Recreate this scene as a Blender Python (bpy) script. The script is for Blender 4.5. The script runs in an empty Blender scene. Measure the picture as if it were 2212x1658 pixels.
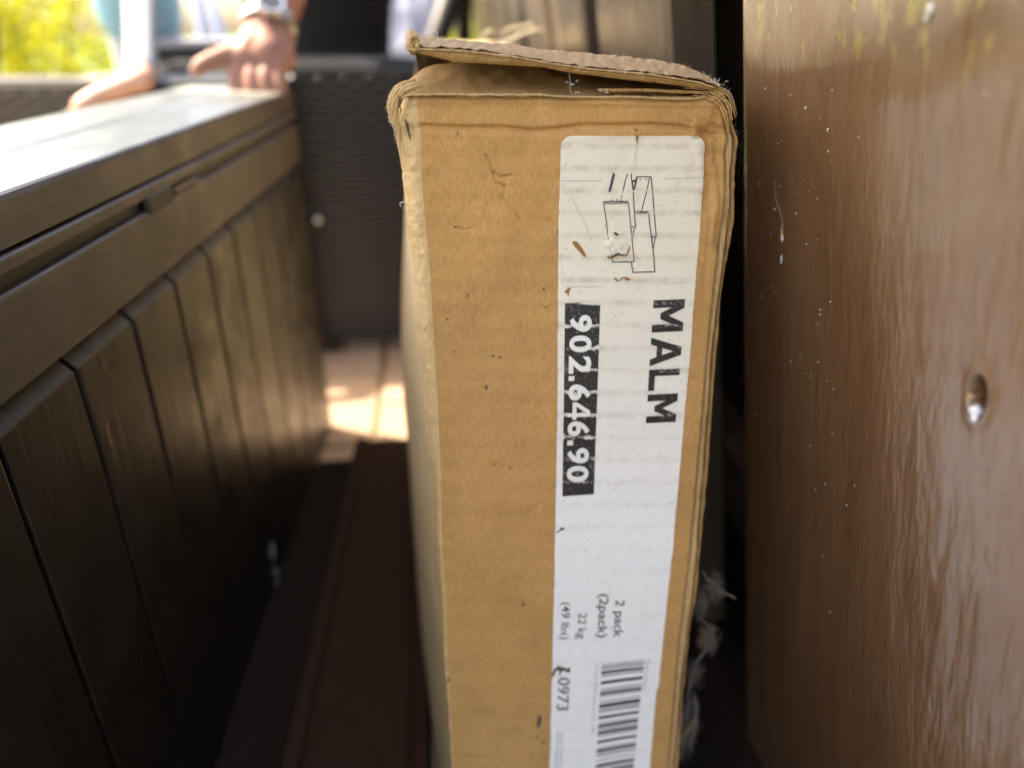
import bpy, bmesh, math, random
import numpy as np
from mathutils import Vector, Matrix, noise as mnoise
from mathutils.geometry import tessellate_polygon

random.seed(7)
rng = np.random.default_rng(7)
S = bpy.context.scene
COL = S.collection
R = math.radians

# ------------------------------------------------------------------ camera
FPX, CX, CY, HC = 1560.0, 1105.5, 829.0, 0.655        # focal length / centre in units of a 2211 px wide frame
PITCH = math.atan(767 / FPX)
YAW = math.atan(200 / math.hypot(FPX, 767))
cam_d = bpy.data.cameras.new('camera')
cam = bpy.data.objects.new('camera', cam_d)
COL.objects.link(cam)
cam.location = (0, 0, HC)
cam.rotation_euler = (math.pi / 2 - PITCH, 0, -YAW)
cam_d.sensor_width = 36.0
cam_d.sensor_fit = 'HORIZONTAL'
cam_d.lens = 36.0 * FPX / 2211.0
cam_d.clip_start = 0.01
cam_d.clip_end = 300
cam_d.dof.use_dof = True
cam_d.dof.focus_distance = 0.400
cam_d.dof.aperture_fstop = 2.8
S.camera = cam

# ------------------------------------------------------------------ sky + sun
SUN = Vector((-0.60, 0.28, 1.0)).normalized()          # towards the sun: left, a little ahead, high
w = bpy.data.worlds.new('World')
S.world = w
w.use_nodes = True
nt = w.node_tree
sky = nt.nodes.new('ShaderNodeTexSky')
sky.sky_type = 'NISHITA'
sky.sun_disc = False
sky.sun_elevation = math.asin(SUN.z)
sky.sun_rotation = math.atan2(SUN.x, SUN.y)
sky.air_density = 1.0
sky.dust_density = 4.0
sky.ozone_density = 0.6
bg = nt.nodes['Background']
bg.inputs['Strength'].default_value = 0.15
nt.links.new(sky.outputs[0], bg.inputs[0])
sl = bpy.data.lights.new('sun', 'SUN')
sl.energy = 3.2
sl.angle = R(0.53)
sl.color = (1.0, 0.93, 0.82)
so = bpy.data.objects.new('sun', sl)
COL.objects.link(so)
so.location = (-3, 1, 4)
so.rotation_euler = (-SUN).to_track_quat('-Z', 'Y').to_euler()
S.view_settings.view_transform = 'Standard'
S.view_settings.look = 'None'
S.view_settings.gamma = 1.0
S.view_settings.exposure = 2.58
S.view_settings.use_white_balance = True
S.view_settings.white_balance_temperature = 7300
S.view_settings.use_curve_mapping = False
S.cycles.use_denoising = True
S.cycles.max_bounces = 8
S.cycles.sample_clamp_indirect = 8.0

# ------------------------------------------------------------------ helpers: rays through the photograph's frame
FWD = np.array([math.sin(YAW) * math.cos(PITCH), math.cos(YAW) * math.cos(PITCH), -math.sin(PITCH)])
RGT = np.array([math.cos(YAW), -math.sin(YAW), 0.0])
UPV = np.cross(RGT, FWD)
CAM = np.array([0, 0, HC])


def ray(x, y):
    x = np.asarray(x, float)[..., None]
    y = np.asarray(y, float)[..., None]
    return FWD + RGT * ((x - CX) / FPX) - UPV * ((y - CY) / FPX)


def at_y(x, y, Y):
    d = ray(x, y)
    return CAM + d * (np.asarray(Y, float) / d[..., 1])[..., None]


def at_x(x, y, X):
    d = ray(x, y)
    return CAM + d * (X / d[..., 0])[..., None]


def at_z(x, y, Z):
    d = ray(x, y)
    return CAM + d * ((Z - HC) / d[..., 2])[..., None]


def on_plane(x, y, P, n):
    d = ray(x, y)
    return CAM + d * (np.dot(P - CAM, n) / (d @ n))[..., None]


# ------------------------------------------------------------------ helpers: objects
def link(o):
    COL.objects.link(o)
    return o


def thing(name, label, cat, loc=(0, 0, 0), group=None):
    o = bpy.data.objects.new(name, None)
    o.empty_display_size = 0.1
    o.location = loc
    o['label'] = label
    o['category'] = cat
    if group:
        o['group'] = group
    return link(o)


def wloc(o):
    v = Vector((0, 0, 0))
    while o is not None:
        v += o.location
        o = o.parent
    return np.array(v)


class MB:
    """collects geometry in world coordinates; build() links it as one mesh object"""

    def __init__(s):
        s.v, s.f, s.uv, s.n = [], [], {}, 0

    def add(s, vs, fs):
        vs = np.asarray(vs, float).reshape(-1, 3)
        s.v.append(vs)
        k = s.n
        s.f.extend([tuple(i + k for i in f) for f in fs])
        s.n += len(vs)
        return k

    def grid(s, P, closed=False):
        nr, nc = P.shape[:2]
        fs = []
        for i in range(nr - 1):
            for j in range(nc - (0 if closed else 1)):
                j2 = (j + 1) % nc
                fs.append((i * nc + j, i * nc + j2, (i + 1) * nc + j2, (i + 1) * nc + j))
        return s.add(P.reshape(-1, 3), fs)

    def box(s, lo, hi, M=None):
        x0, y0, z0 = lo
        x1, y1, z1 = hi
        v = np.array([(x0, y0, z0), (x1, y0, z0), (x1, y1, z0), (x0, y1, z0),
                      (x0, y0, z1), (x1, y0, z1), (x1, y1, z1), (x0, y1, z1)], float)
        if M is not None:
            v = v @ M[0].T + M[1]
        s.add(v, [(0, 3, 2, 1), (4, 5, 6, 7), (0, 1, 5, 4), (1, 2, 6, 5), (2, 3, 7, 6), (3, 0, 4, 7)])

    def tube(s, pts, rad, seg=6, cap=True):
        pts = np.asarray(pts, float)
        n = len(pts)
        rad = np.broadcast_to(np.asarray(rad, float), (n,))
        t = np.gradient(pts, axis=0)
        t /= np.linalg.norm(t, axis=1)[:, None] + 1e-12
        ref = np.array([0.31, 0.17, 0.93])
        rings = []
        for i in range(n):
            a = np.cross(t[i], ref)
            if np.linalg.norm(a) < 1e-3:
                a = np.cross(t[i], [1, 0, 0])
            a /= np.linalg.norm(a)
            b = np.cross(t[i], a)
            th = np.linspace(0, 2 * math.pi, seg, endpoint=False)
            rings.append(pts[i] + rad[i] * (np.cos(th)[:, None] * a + np.sin(th)[:, None] * b))
        k = s.grid(np.array(rings), closed=True)
        if cap:
            s.f.append(tuple(k + i for i in range(seg))[::-1])
            s.f.append(tuple(k + (n - 1) * seg + i for i in range(seg)))

    def build(s, name, mat, parent=None, smooth=False, uv=None, kind=None, label=None, loc=None):
        me = bpy.data.meshes.new(name)
        V = np.concatenate(s.v) if s.v else np.zeros((0, 3))
        off = wloc(parent) if parent is not None else np.array(loc if loc is not None else (0, 0, 0), float)
        me.from_pydata((V - off).tolist(), [], s.f)
        me.materials.append(mat)
        if uv is not None:
            l = me.uv_layers.new(name='UVMap')
            idx = np.zeros(len(me.loops), dtype=np.int32)
            me.loops.foreach_get('vertex_index', idx)
            l.data.foreach_set('uv', np.asarray(uv, np.float32)[idx].ravel())
        if smooth:
            me.polygons.foreach_set('use_smooth', np.ones(len(me.polygons), dtype=bool))
        me.validate()
        me.update()
        o = bpy.data.objects.new(name, me)
        link(o)
        if parent is not None:
            o.parent = parent
        elif loc is not None:
            o.location = loc
        if kind:
            o['kind'] = kind
        if label:
            o['label'] = label
        return o


def bevel(o, width, seg=2):
    m = o.modifiers.new('bevel', 'BEVEL')
    m.width = width
    m.segments = seg
    m.limit_method = 'ANGLE'
    return o


def interp(tab):
    t = np.array(tab, float)
    ys, xs = t[:, 0], t[:, 1]

    def f(y):
        y = np.asarray(y, float)
        r = np.interp(y, ys, xs)
        s1 = (xs[-1] - xs[-3]) / (ys[-1] - ys[-3])
        r = np.where(y > ys[-1], xs[-1] + (y - ys[-1]) * s1, r)
        return r
    return f


_perm = rng.permutation(512)


def vnoise(x, y, seed=0):
    """smooth value noise, vectorised, about -1..1"""
    x = np.asarray(x, float) + seed * 17.3
    y = np.asarray(y, float) + seed * 5.7
    xi, yi = np.floor(x).astype(int), np.floor(y).astype(int)
    fx, fy = x - xi, y - yi
    fx, fy = fx * fx * (3 - 2 * fx), fy * fy * (3 - 2 * fy)

    def h(a, b):
        return _perm[(_perm[a & 511] + b) & 511] / 255.5 - 1
    return (h(xi, yi) * (1 - fx) + h(xi + 1, yi) * fx) * (1 - fy) + (h(xi, yi + 1) * (1 - fx) + h(xi + 1, yi + 1) * fx) * fy


def fbm(x, y, seed=0, o=4):
    r = 0
    for k in range(o):
        r = r + vnoise(np.asarray(x) * 2 ** k, np.asarray(y) * 2 ** k, seed + k) * 0.5 ** k
    return r


# ------------------------------------------------------------------ materials
class NT:
    def __init__(s, name, rough=0.6, spec=0.5):
        s.m = bpy.data.materials.new(name)
        s.m.use_nodes = True
        s.t = s.m.node_tree
        s.b = s.t.nodes['Principled BSDF']
        s.b.inputs['Roughness'].default_value = rough
        s.b.inputs['Specular IOR Level'].default_value = spec
        s._co = None

    def n(s, typ, **kw):
        nd = s.t.nodes.new(typ)
        for k, v in kw.items():
            setattr(nd, k, v)
        return nd

    def l(s, a, b):
        s.t.links.new(a, b)

    def co(s, scale=(1, 1, 1), kind='Object', rot=(0, 0, 0)):
        if s._co is None:
            s._co = s.n('ShaderNodeTexCoord')
        mp = s.n('ShaderNodeMapping')
        if any(rot):                       # rotate first, then stretch along the rotated axes
            mp.vector_type = 'TEXTURE'
            scale = tuple(1.0 / q for q in scale)
        mp.inputs['Scale'].default_value = scale
        mp.inputs['Rotation'].default_value = rot
        s.l(s._co.outputs[kind], mp.inputs['Vector'])
        return mp.outputs[0]

    def noise(s, scale, vec=None, detail=4, rough=0.55, dist=0.0):
        nd = s.n('ShaderNodeTexNoise')
        nd.inputs['Scale'].default_value = scale
        nd.inputs['Detail'].default_value = detail
        nd.inputs['Roughness'].default_value = rough
        nd.inputs['Distortion'].default_value = dist
        s.l(vec if vec is not None else s.co(), nd.inputs['Vector'])
        return nd.outputs['Fac']

    def ramp(s, fac, stops):
        nd = s.n('ShaderNodeValToRGB')
        e = nd.color_ramp.elements
        while len(e) < len(stops):
            e.new(0.5)
        for el, (p, c) in zip(e, stops):
            el.position = p
            el.color = (c, c, c, 1) if not isinstance(c, (tuple, list)) else (*c, 1)
        s.l(fac, nd.inputs[0])
        return nd.outputs['Color']

    def mix(s, fac, a, b, mode='MIX'):
        nd = s.n('ShaderNodeMix', data_type='RGBA', blend_type=mode)
        for sock, v in ((nd.inputs[0], fac), (nd.inputs[6], a), (nd.inputs[7], b)):
            if isinstance(v, (int, float)):
                sock.default_value = v
            elif isinstance(v, (tuple, list)):
                sock.default_value = (*v, 1)
            else:
                s.l(v, sock)
        return nd.outputs[2]

    def math(s, op, a, b=None, c=None):
        nd = s.n('ShaderNodeMath', operation=op)
        for i, v in enumerate((a, b, c)):
            if v is None:
                continue
            if isinstance(v, (int, float)):
                nd.inputs[i].default_value = v
            else:
                s.l(v, nd.inputs[i])
        return nd.outputs[0]

    def bump(s, h, strength, dist, prev=None):
        nd = s.n('ShaderNodeBump')
        nd.inputs['Strength'].default_value = strength
        nd.inputs['Distance'].default_value = dist
        s.l(h, nd.inputs['Height'])
        if prev is not None:
            s.l(prev, nd.inputs['Normal'])
        s.l(nd.outputs[0], s.b.inputs['Normal'])
        return nd.outputs[0]

    def base(s, c):
        if isinstance(c, (tuple, list)):
            s.b.inputs['Base Color'].default_value = (*c, 1)
        else:
            s.l(c, s.b.inputs['Base Color'])
        return s


def cardboard(name, light, dark, worn=None):
    t = NT(name, 0.82, 0.2)
    fib = t.noise(1.0, t.co((900, 900, 260)), 3, 0.6)
    blo = t.noise(28, None, 4, 0.6)
    spk = t.noise(520, None, 2, 0.5)
    c = t.mix(t.ramp(fib, [(0.3, 0.0), (0.72, 1.0)]), dark, light)
    c = t.mix(t.ramp(blo, [(0.35, 0.0), (0.7, 0.34)]), c, tuple(0.74 * x for x in dark))
    c = t.mix(t.ramp(spk, [(0.70, 0.0), (0.78, 0.5)]), c, tuple(min(1, 1.45 * x) for x in light))
    fl = t.noise(230, t.co((1, 1, 0.8)), 2, 0.4)
    c = t.mix(t.ramp(fl, [(0.77, 0.0), (0.80, 0.6)]), c, (0.07, 0.05, 0.03))
    stain = t.noise(11, t.co((1, 1, 0.7)), 5, 0.6)
    c = t.mix(t.ramp(stain, [(0.42, 0.0), (0.68, 0.30)]), c, tuple(0.62 * x for x in dark))
    scf = t.noise(1.0, t.co((90, 90, 330), rot=(0, R(28), 0)), 5, 0.7)
    c = t.mix(t.ramp(scf, [(0.66, 0.0), (0.74, 0.55)]), c, tuple(min(1, 1.35 * x + 0.05) for x in light))
    if worn:
        at = t.n('ShaderNodeAttribute', attribute_name='wear')
        wm = t.ramp(t.math('ADD', at.outputs['Fac'], t.math('MULTIPLY', t.math('SUBTRACT', t.noise(150, None, 4, 0.65), 0.5), 0.9)), [(0.38, 0.0), (0.66, 1.0)])
        c = t.mix(wm, c, t.mix(t.ramp(fib, [(0.3, 0.0), (0.72, 1.0)]), tuple(0.76 * x for x in worn), worn))
    t.base(c)
    b = t.bump(fib, 0.25, 0.0004)
    t.bump(t.noise(60, None, 3), 0.25, 0.002, b)
    return t.m


M = {}
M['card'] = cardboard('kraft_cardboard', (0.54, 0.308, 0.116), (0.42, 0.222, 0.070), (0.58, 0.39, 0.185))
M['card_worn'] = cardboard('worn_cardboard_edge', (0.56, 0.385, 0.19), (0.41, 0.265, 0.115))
M['card_grey'] = cardboard('grey_brown_cardboard', (0.37, 0.265, 0.155), (0.25, 0.165, 0.088))  # greyer and darker than the kraft panels
M['card_pale'] = cardboard('pale_torn_and_lit_cardboard', (0.62, 0.49, 0.30), (0.50, 0.37, 0.2))  # pale tone also carries the light on box top and left side
M['card_in'] = cardboard('inner_cardboard', (0.45, 0.265, 0.10), (0.31, 0.175, 0.065))


def label_mat():
    t = NT('worn_paper_label', 0.55, 0.35)
    uvc = t.n('ShaderNodeTexCoord')
    sep = t.n('ShaderNodeSeparateXYZ')
    t.l(uvc.outputs['UV'], sep.inputs[0])
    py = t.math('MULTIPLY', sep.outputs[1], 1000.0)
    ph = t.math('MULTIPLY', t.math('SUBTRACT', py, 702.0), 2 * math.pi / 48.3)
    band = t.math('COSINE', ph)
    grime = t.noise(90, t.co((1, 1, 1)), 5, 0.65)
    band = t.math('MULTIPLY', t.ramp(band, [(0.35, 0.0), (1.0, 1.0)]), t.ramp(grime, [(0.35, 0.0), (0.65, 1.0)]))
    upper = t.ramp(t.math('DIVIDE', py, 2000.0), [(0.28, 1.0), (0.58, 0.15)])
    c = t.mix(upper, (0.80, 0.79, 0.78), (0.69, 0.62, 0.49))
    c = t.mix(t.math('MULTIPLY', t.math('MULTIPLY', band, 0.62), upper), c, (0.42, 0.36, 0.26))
    dirt = t.noise(420, None, 4, 0.7)
    c = t.mix(t.math('MULTIPLY', t.ramp(dirt, [(0.56, 0.0), (0.74, 0.75)]), t.ramp(grime, [(0.40, 0.0), (0.60, 1.0)])), c, (0.33, 0.29, 0.23))
    gm = t.noise(300, t.co((1, 1, 1.7)), 3, 0.6)
    gl = t.noise(30, None, 2)
    c = t.mix(t.math('MULTIPLY', t.ramp(gm, [(0.68, 0.0), (0.74, 0.7)]), t.ramp(gl, [(0.62, 0.0), (0.70, 1.0)])), c, (0.16, 0.42, 0.30))
    t.base(c)
    b = t.bump(t.noise(45, None, 4), 0.3, 0.002)
    t.bump(t.math('COSINE', ph), 0.12, 0.0008, b)
    return t.m


def print_mat(name, ink, paper, wear=1.0):
    t = NT(name, 0.5, 0.4)
    uvc = t.n('ShaderNodeTexCoord')
    sep = t.n('ShaderNodeSeparateXYZ')
    t.l(uvc.outputs['UV'], sep.inputs[0])
    py = t.math('MULTIPLY', sep.outputs[1], 1000.0)
    wob = t.noise(160, None, 5, 0.7)
    amp = t.ramp(t.noise(75, None, 2), [(0.32, 0.25), (0.62, 1.0)])
    ph = t.math('MULTIPLY', t.math('SUBTRACT', t.math('ADD', py, t.math('MULTIPLY', wob, 22.0)), 713.0), 2 * math.pi / 48.3)
    band = t.ramp(t.math('COSINE', ph), [(0.70, 0.0), (1.0, 1.0)])
    band = t.math('MULTIPLY', band, amp)
    n1 = t.noise(700, t.co((1, 1, 1.4)), 5, 0.75)
    fade = t.ramp(t.math('DIVIDE', py, 2000.0), [(0.49, 1.0), (0.56, 0.25)])
    wearm = t.ramp(t.math('ADD', t.math('MULTIPLY', t.math('MULTIPLY', band, 0.34 * wear), fade), t.math('MULTIPLY', n1, 0.9)),
                   [(0.62, 0.0), (0.70, 1.0)])
    scr = t.noise(1.0, t.co((260, 260, 2600), rot=(0, R(38), 0)), 1, 0.3)
    scr2 = t.noise(1.0, t.co((2600, 260, 260), rot=(0, R(-33), 0)), 1, 0.3)
    scm = t.math('MAXIMUM', t.ramp(scr, [(0.70, 0.0), (0.74, 0.55)]), t.ramp(scr2, [(0.71, 0.0), (0.75, 0.45)]))
    msk = t.math('MULTIPLY', t.math('MAXIMUM', wearm, scm), min(1.0, wear))
    t.base(t.mix(msk, ink, paper))
    return t.m


M['label'] = label_mat()
M['ink'] = print_mat('worn_black_print', (0.018, 0.016, 0.016), (0.62, 0.58, 0.52))
M['ink_bold'] = print_mat('worn_black_letters', (0.018, 0.016, 0.016), (0.62, 0.58, 0.52), 0.62)
M['ink_soft'] = print_mat('grey_black_print', (0.05, 0.055, 0.055), (0.7, 0.7, 0.7), 0.25)
M['ink_line'] = print_mat('drawing_ink', (0.05, 0.04, 0.065), (0.6, 0.56, 0.5), 0.8)
M['ink_faint'] = print_mat('faint_grey_print', (0.36, 0.38, 0.39), (0.75, 0.75, 0.75), 0.3)
M['paper_white'] = print_mat('white_reversed_print', (0.72, 0.69, 0.63), (0.5, 0.46, 0.4), 0.3)
M['tear'] = NT('exposed_brown_ply', 0.9, 0.1).base((0.27, 0.15, 0.055)).m
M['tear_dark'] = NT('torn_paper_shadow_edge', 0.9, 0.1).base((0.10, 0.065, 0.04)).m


def fence_mat(name, c1, c2, rough, lichen=False):
    t = NT(name, rough, 0.5)
    GR = (R(-4.0 if lichen else 0.0), 0, 0)
    rip = t.noise(1.0, t.co((420, 420, 30), rot=GR), 4, 0.6, 0.5)
    rip2 = t.noise(1.0, t.co((250, 250, 30), rot=GR), 3, 0.55, 1.6)
    rip3 = t.noise(1.0, t.co((75, 75, 14), rot=GR), 2, 0.5, 0.8)
    big = t.noise(9, t.co((1, 1, 0.4)), 3)
    c = t.mix(t.ramp(big, [(0.3, 0.0), (0.7, 1.0)]), c1, c2)
    c = t.mix(t.ramp(rip, [(0.35, 0.0), (0.75, 0.55)]), c, tuple(1.35 * x for x in c2))
    if lichen:
        sep = t.n('ShaderNodeSeparateXYZ')
        t.l(t.co(), sep.inputs[0])
        hi = t.ramp(sep.outputs[2], [(0.632, 0.0), (0.672, 1.0)])
        ln = t.noise(75, t.co((1, 1, 0.6)), 5, 0.65)
        lm = t.math('MULTIPLY', t.ramp(ln, [(0.54, 0.0), (0.60, 1.0)]), hi)
        c = t.mix(lm, c, (0.34, 0.30, 0.05))
        gre = t.noise(30, t.co((1, 1, 0.5)), 4, 0.6)
        c = t.mix(t.math('MULTIPLY', t.ramp(gre, [(0.40, 0.0), (0.62, 0.75)]), hi), c, (0.25, 0.21, 0.15))
    t.base(c)
    rr = t.ramp(t.noise(50, t.co((1, 1, 0.3)), 4), [(0.3, max(0.05, rough - 0.10)), (0.75, rough + 0.14)])
    t.l(rr, t.b.inputs['Roughness'])
    b = t.bump(rip3, 0.35, 0.0020)
    b = t.bump(rip2, 0.28, 0.0009, b)
    b = t.bump(rip, 0.2, 0.0003, b)
    t.bump(t.noise(900, t.co((1, 1, 0.6)), 2), 0.10, 0.0003, b)
    return t.m


M['fence'] = fence_mat('glossy_brown_fence_paint', (0.104, 0.052, 0.023), (0.150, 0.078, 0.037), 0.40, True)
_fb = M['fence'].node_tree.nodes['Principled BSDF']
_fb.inputs['Coat Weight'].default_value = 1.0
_fb.inputs['Coat IOR'].default_value = 2.4
_fb.inputs['Coat Roughness'].default_value = 0.07
M['fence'].node_tree.links.new(_fb.inputs['Normal'].links[0].from_socket, _fb.inputs['Coat Normal'])
_fb = None
M['fence_far'] = fence_mat('weathered_brown_fence_paint', (0.058, 0.040, 0.026), (0.085, 0.060, 0.040), 0.34)
M['fence_back'] = fence_mat('dark_brown_fence_paint', (0.035, 0.022, 0.014), (0.05, 0.03, 0.02), 0.4)
M['speck'] = NT('pale_grit', 0.35, 0.6).base((0.45, 0.40, 0.33)).m
M['web'] = NT('spider_silk', 0.6, 0.3).base((0.62, 0.63, 0.66)).m
M['dusty_web'] = NT('dusty_cobweb', 0.95, 0.1).base((0.135, 0.115, 0.098)).m
M['straw'] = NT('dry_straw', 0.7, 0.2).base((0.42, 0.30, 0.15)).m
M['fibre'] = NT('paper_fibre', 0.8, 0.2).base((0.66, 0.54, 0.36)).m


def plastic(name, c, rough, sx):
    t = NT(name, rough, 0.5)
    g = t.noise(1.0, t.co(sx, rot=(0, 0, R(3.13))), 4, 0.6, 1.2)
    col = t.mix(t.ramp(g, [(0.3, 0.0), (0.75, 1.0)]), c, tuple(1.75 * x for x in c))
    du = t.noise(14, t.co((1, 1, 0.5)), 6, 0.68)
    col = t.mix(t.ramp(du, [(0.48, 0.0), (0.75, 0.22)]), col, tuple(0.8 * x + 0.016 for x in c))
    t.base(col)
    t.l(t.ramp(t.noise(22, None, 5, 0.65), [(0.3, rough - 0.07), (0.72, rough + 0.16)]), t.b.inputs['Roughness'])
    b = t.bump(g, 0.45, 0.0014)
    t.bump(t.noise(700, None, 2), 0.06, 0.0004, b)
    return t.m


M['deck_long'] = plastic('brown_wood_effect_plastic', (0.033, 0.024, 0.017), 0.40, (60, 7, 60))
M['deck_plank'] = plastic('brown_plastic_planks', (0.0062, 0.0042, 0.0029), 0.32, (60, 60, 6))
M['deck_top'] = plastic('glare_painted_lid_top', (0.19, 0.19, 0.155), 0.34, (50, 6, 50))  # glare put into the colour; the lid itself is brown plastic
M['recess_shade'] = NT('painted_recess_shade', 0.5, 0.4).base((0.012, 0.011, 0.010)).m  # near-black tone standing for shade in the lid recesses


def wicker(name, c):
    t = NT(name, 0.36, 0.5)
    n_ = t.noise(160, None, 2)
    t.base(t.mix(n_, tuple(0.75 * x for x in c), tuple(1.3 * x for x in c)))
    return t.m


M['wick_black'] = wicker('charcoal_resin_wicker', (0.016, 0.0155, 0.018))
M['wick_brown'] = wicker('olive_brown_resin_wicker', (0.085, 0.070, 0.050))


def simple(name, c, rough=0.7, spec=0.3, ns=40, var=0.2, bump=0.0):
    t = NT(name, rough, spec)
    n_ = t.noise(ns, None, 4)
    t.base(t.mix(n_, tuple(max(0, x * (1 - var)) for x in c), tuple(min(1, x * (1 + var)) for x in c)))
    if bump:
        t.bump(n_, bump, 0.004)
    return t.m


M['slab'] = simple('buff_paving_stone', (0.30, 0.21, 0.145), 0.8, 0.3, 30, 0.22, 0.4)
M['joint'] = simple('sandy_paving_joint', (0.20, 0.15, 0.10), 0.95, 0.1, 200)
M['lawn'] = simple('lawn_green', (0.07, 0.11, 0.03), 0.9, 0.1, 8, 0.4)
M['floor_shade'] = simple('painted_floor_shade', (0.016, 0.012, 0.009), 0.98, 0.0, 90, 0.4, 0.6)  # near-black tone standing for deep shade on the floor
M['plank'] = simple('dark_stained_timber', (0.024, 0.0115, 0.0062), 0.8, 0.08, 60, 0.4, 0.5)
M['skin'] = simple('skin', (0.27, 0.125, 0.085), 0.5, 0.4, 60, 0.10)
M['skin'].node_tree.nodes['Principled BSDF'].inputs['Subsurface Weight'].default_value = 0.25
M['skin'].node_tree.nodes['Principled BSDF'].inputs['Subsurface Radius'].default_value = (0.012, 0.004, 0.002)
M['skin2'] = simple('fair_skin', (0.58, 0.34, 0.23), 0.5, 0.4, 60, 0.08)
M['hair'] = simple('dark_hair', (0.03, 0.02, 0.015), 0.5, 0.4)
M['black_cloth'] = simple('black_cloth', (0.017, 0.015, 0.016), 0.85, 0.2, 120, 0.3, 0.4)
M['blue_cloth'] = simple('pale_teal_cloth', (0.26, 0.46, 0.52), 0.85, 0.2, 90, 0.2, 0.4)
M['grey_cloth'] = simple('light_grey_cloth', (0.46, 0.48, 0.49), 0.85, 0.2, 90, 0.1, 0.4)
M['white_cloth'] = simple('white_cotton', (0.30, 0.315, 0.35), 0.85, 0.2, 90, 0.06, 0.4)
M['lilac_cloth'] = simple('pale_lilac_cloth', (0.52, 0.54, 0.64), 0.8, 0.2, 60, 0.1, 0.4)
M['taupe_cloth'] = simple('taupe_canvas', (0.27, 0.245, 0.225), 0.85, 0.2, 60, 0.1)
M['blue_tube'] = simple('pale_blue_tube_paint', (0.36, 0.39, 0.50), 0.4, 0.5, 30, 0.05)
M['glare_top'] = simple('glare_painted_tabletop', (0.40, 0.37, 0.38), 0.35, 0.5, 30, 0.1)  # pale tone stands for glare on black wicker
M['black_metal'] = simple('black_painted_metal', (0.015, 0.013, 0.012), 0.5, 0.4, 30, 0.1)
M['metal'] = NT('steel', 0.28, 0.5).base((0.50, 0.51, 0.53)).m
M['metal'].node_tree.nodes['Principled BSDF'].inputs['Metallic'].default_value = 1.0
M['glass_dark'] = NT('watch_dial', 0.1, 0.6).base((0.03, 0.03, 0.035)).m


def leaf_mat():
    t = NT('yellow_green_leaf', 0.5, 0.3)
    oi = t.noise(9, None, 3)
    n2 = t.noise(60, None, 2)
    c = t.mix(t.ramp(oi, [(0.35, 0.0), (0.65, 1.0)]), (0.20, 0.23, 0.02), (0.52, 0.48, 0.035))
    t.base(t.mix(n2, c, (0.46, 0.43, 0.04)))
    t.b.inputs['Transmission Weight'].default_value = 0.0
    tr = t.n('ShaderNodeBsdfTranslucent')
    tr.inputs['Color'].default_value = (0.66, 0.62, 0.04, 1)
    mx = t.n('ShaderNodeMixShader')
    mx.inputs[0].default_value = 0.5
    out = t.t.nodes['Material Output']
    t.l(t.b.outputs[0], mx.inputs[1])
    t.l(tr.outputs[0], mx.inputs[2])
    t.l(mx.outputs[0], out.inputs[0])
    return t.m


M['leaf'] = leaf_mat()
M['twig'] = simple('twig_bark', (0.12, 0.08, 0.05), 0.9, 0.1)

# ================================================================== GROUND
g = MB()
g.box((-60, -60, -0.30), (60, 90, -0.05))
g.build('lawn', M['lawn'], kind='structure')
g = MB()
g.box((-3.6, -2.4, -0.06), (1.2, 2.9, -0.012))
patio = g.build('patio', M['joint'], kind='structure')
sx, sy = 0.40, 0.30
xs = np.arange(-3.515, 1.1, sx)
ys = np.arange(-2.33, 2.8, sy)
slab_me = None
for i, x in enumerate(xs):
    for j, y in enumerate(ys):
        if slab_me is None:
            m = MB()
            m.box((-sx / 2 + 0.005, -sy / 2 + 0.005, -0.03), (sx / 2 - 0.005, sy / 2 - 0.005, 0.0))
            o = m.build('paving_slab', M['slab'], None)
            o.data.transform(Matrix.Identity(4))
            bm = bmesh.new()
            bm.from_mesh(o.data)
            bmesh.ops.bevel(bm, geom=bm.edges[:], offset=0.003, segments=1, affect='EDGES')
            bm.to_mesh(o.data)
            bm.free()
            slab_me = o.data
        else:
            o = link(bpy.data.objects.new('paving_slab', slab_me))
        o.parent = patio
        o.location = (x, y + (0.15 if i % 2 else 0), random.uniform(-0.003, 0.0))
        o.rotation_euler = (random.uniform(-.004, .004), random.uniform(-.004, .004), 0)

g = MB()
nx, ny = 14, 90
gx, gy = np.meshgrid(np.linspace(0.172, 0.46, nx), np.linspace(-0.5, 2.9, ny))
gz = 0.008 + 0.006 * fbm(gx * 40, gy * 40, 77, 3)
g.grid(np.stack([gx, gy, gz], -1))
g.build('shade_strip', M['floor_shade'], smooth=True, kind='structure')  # near-black sheet laid over the paving as shade along the fence

# ================================================================== CARDBOARD BOX
FT = math.tan(R(7))                                     # the end panel leans: its foot stands nearer
P0 = at_y(1230, 212, 0.405)
FN = np.array([0, 1, -FT])
FN /= np.linalg.norm(FN)
boxR = thing('cardboard_box', 'tall brown cardboard box with a worn white label and a crushed, torn top', 'box', (0.08, 0.80, 0.0))

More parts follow.
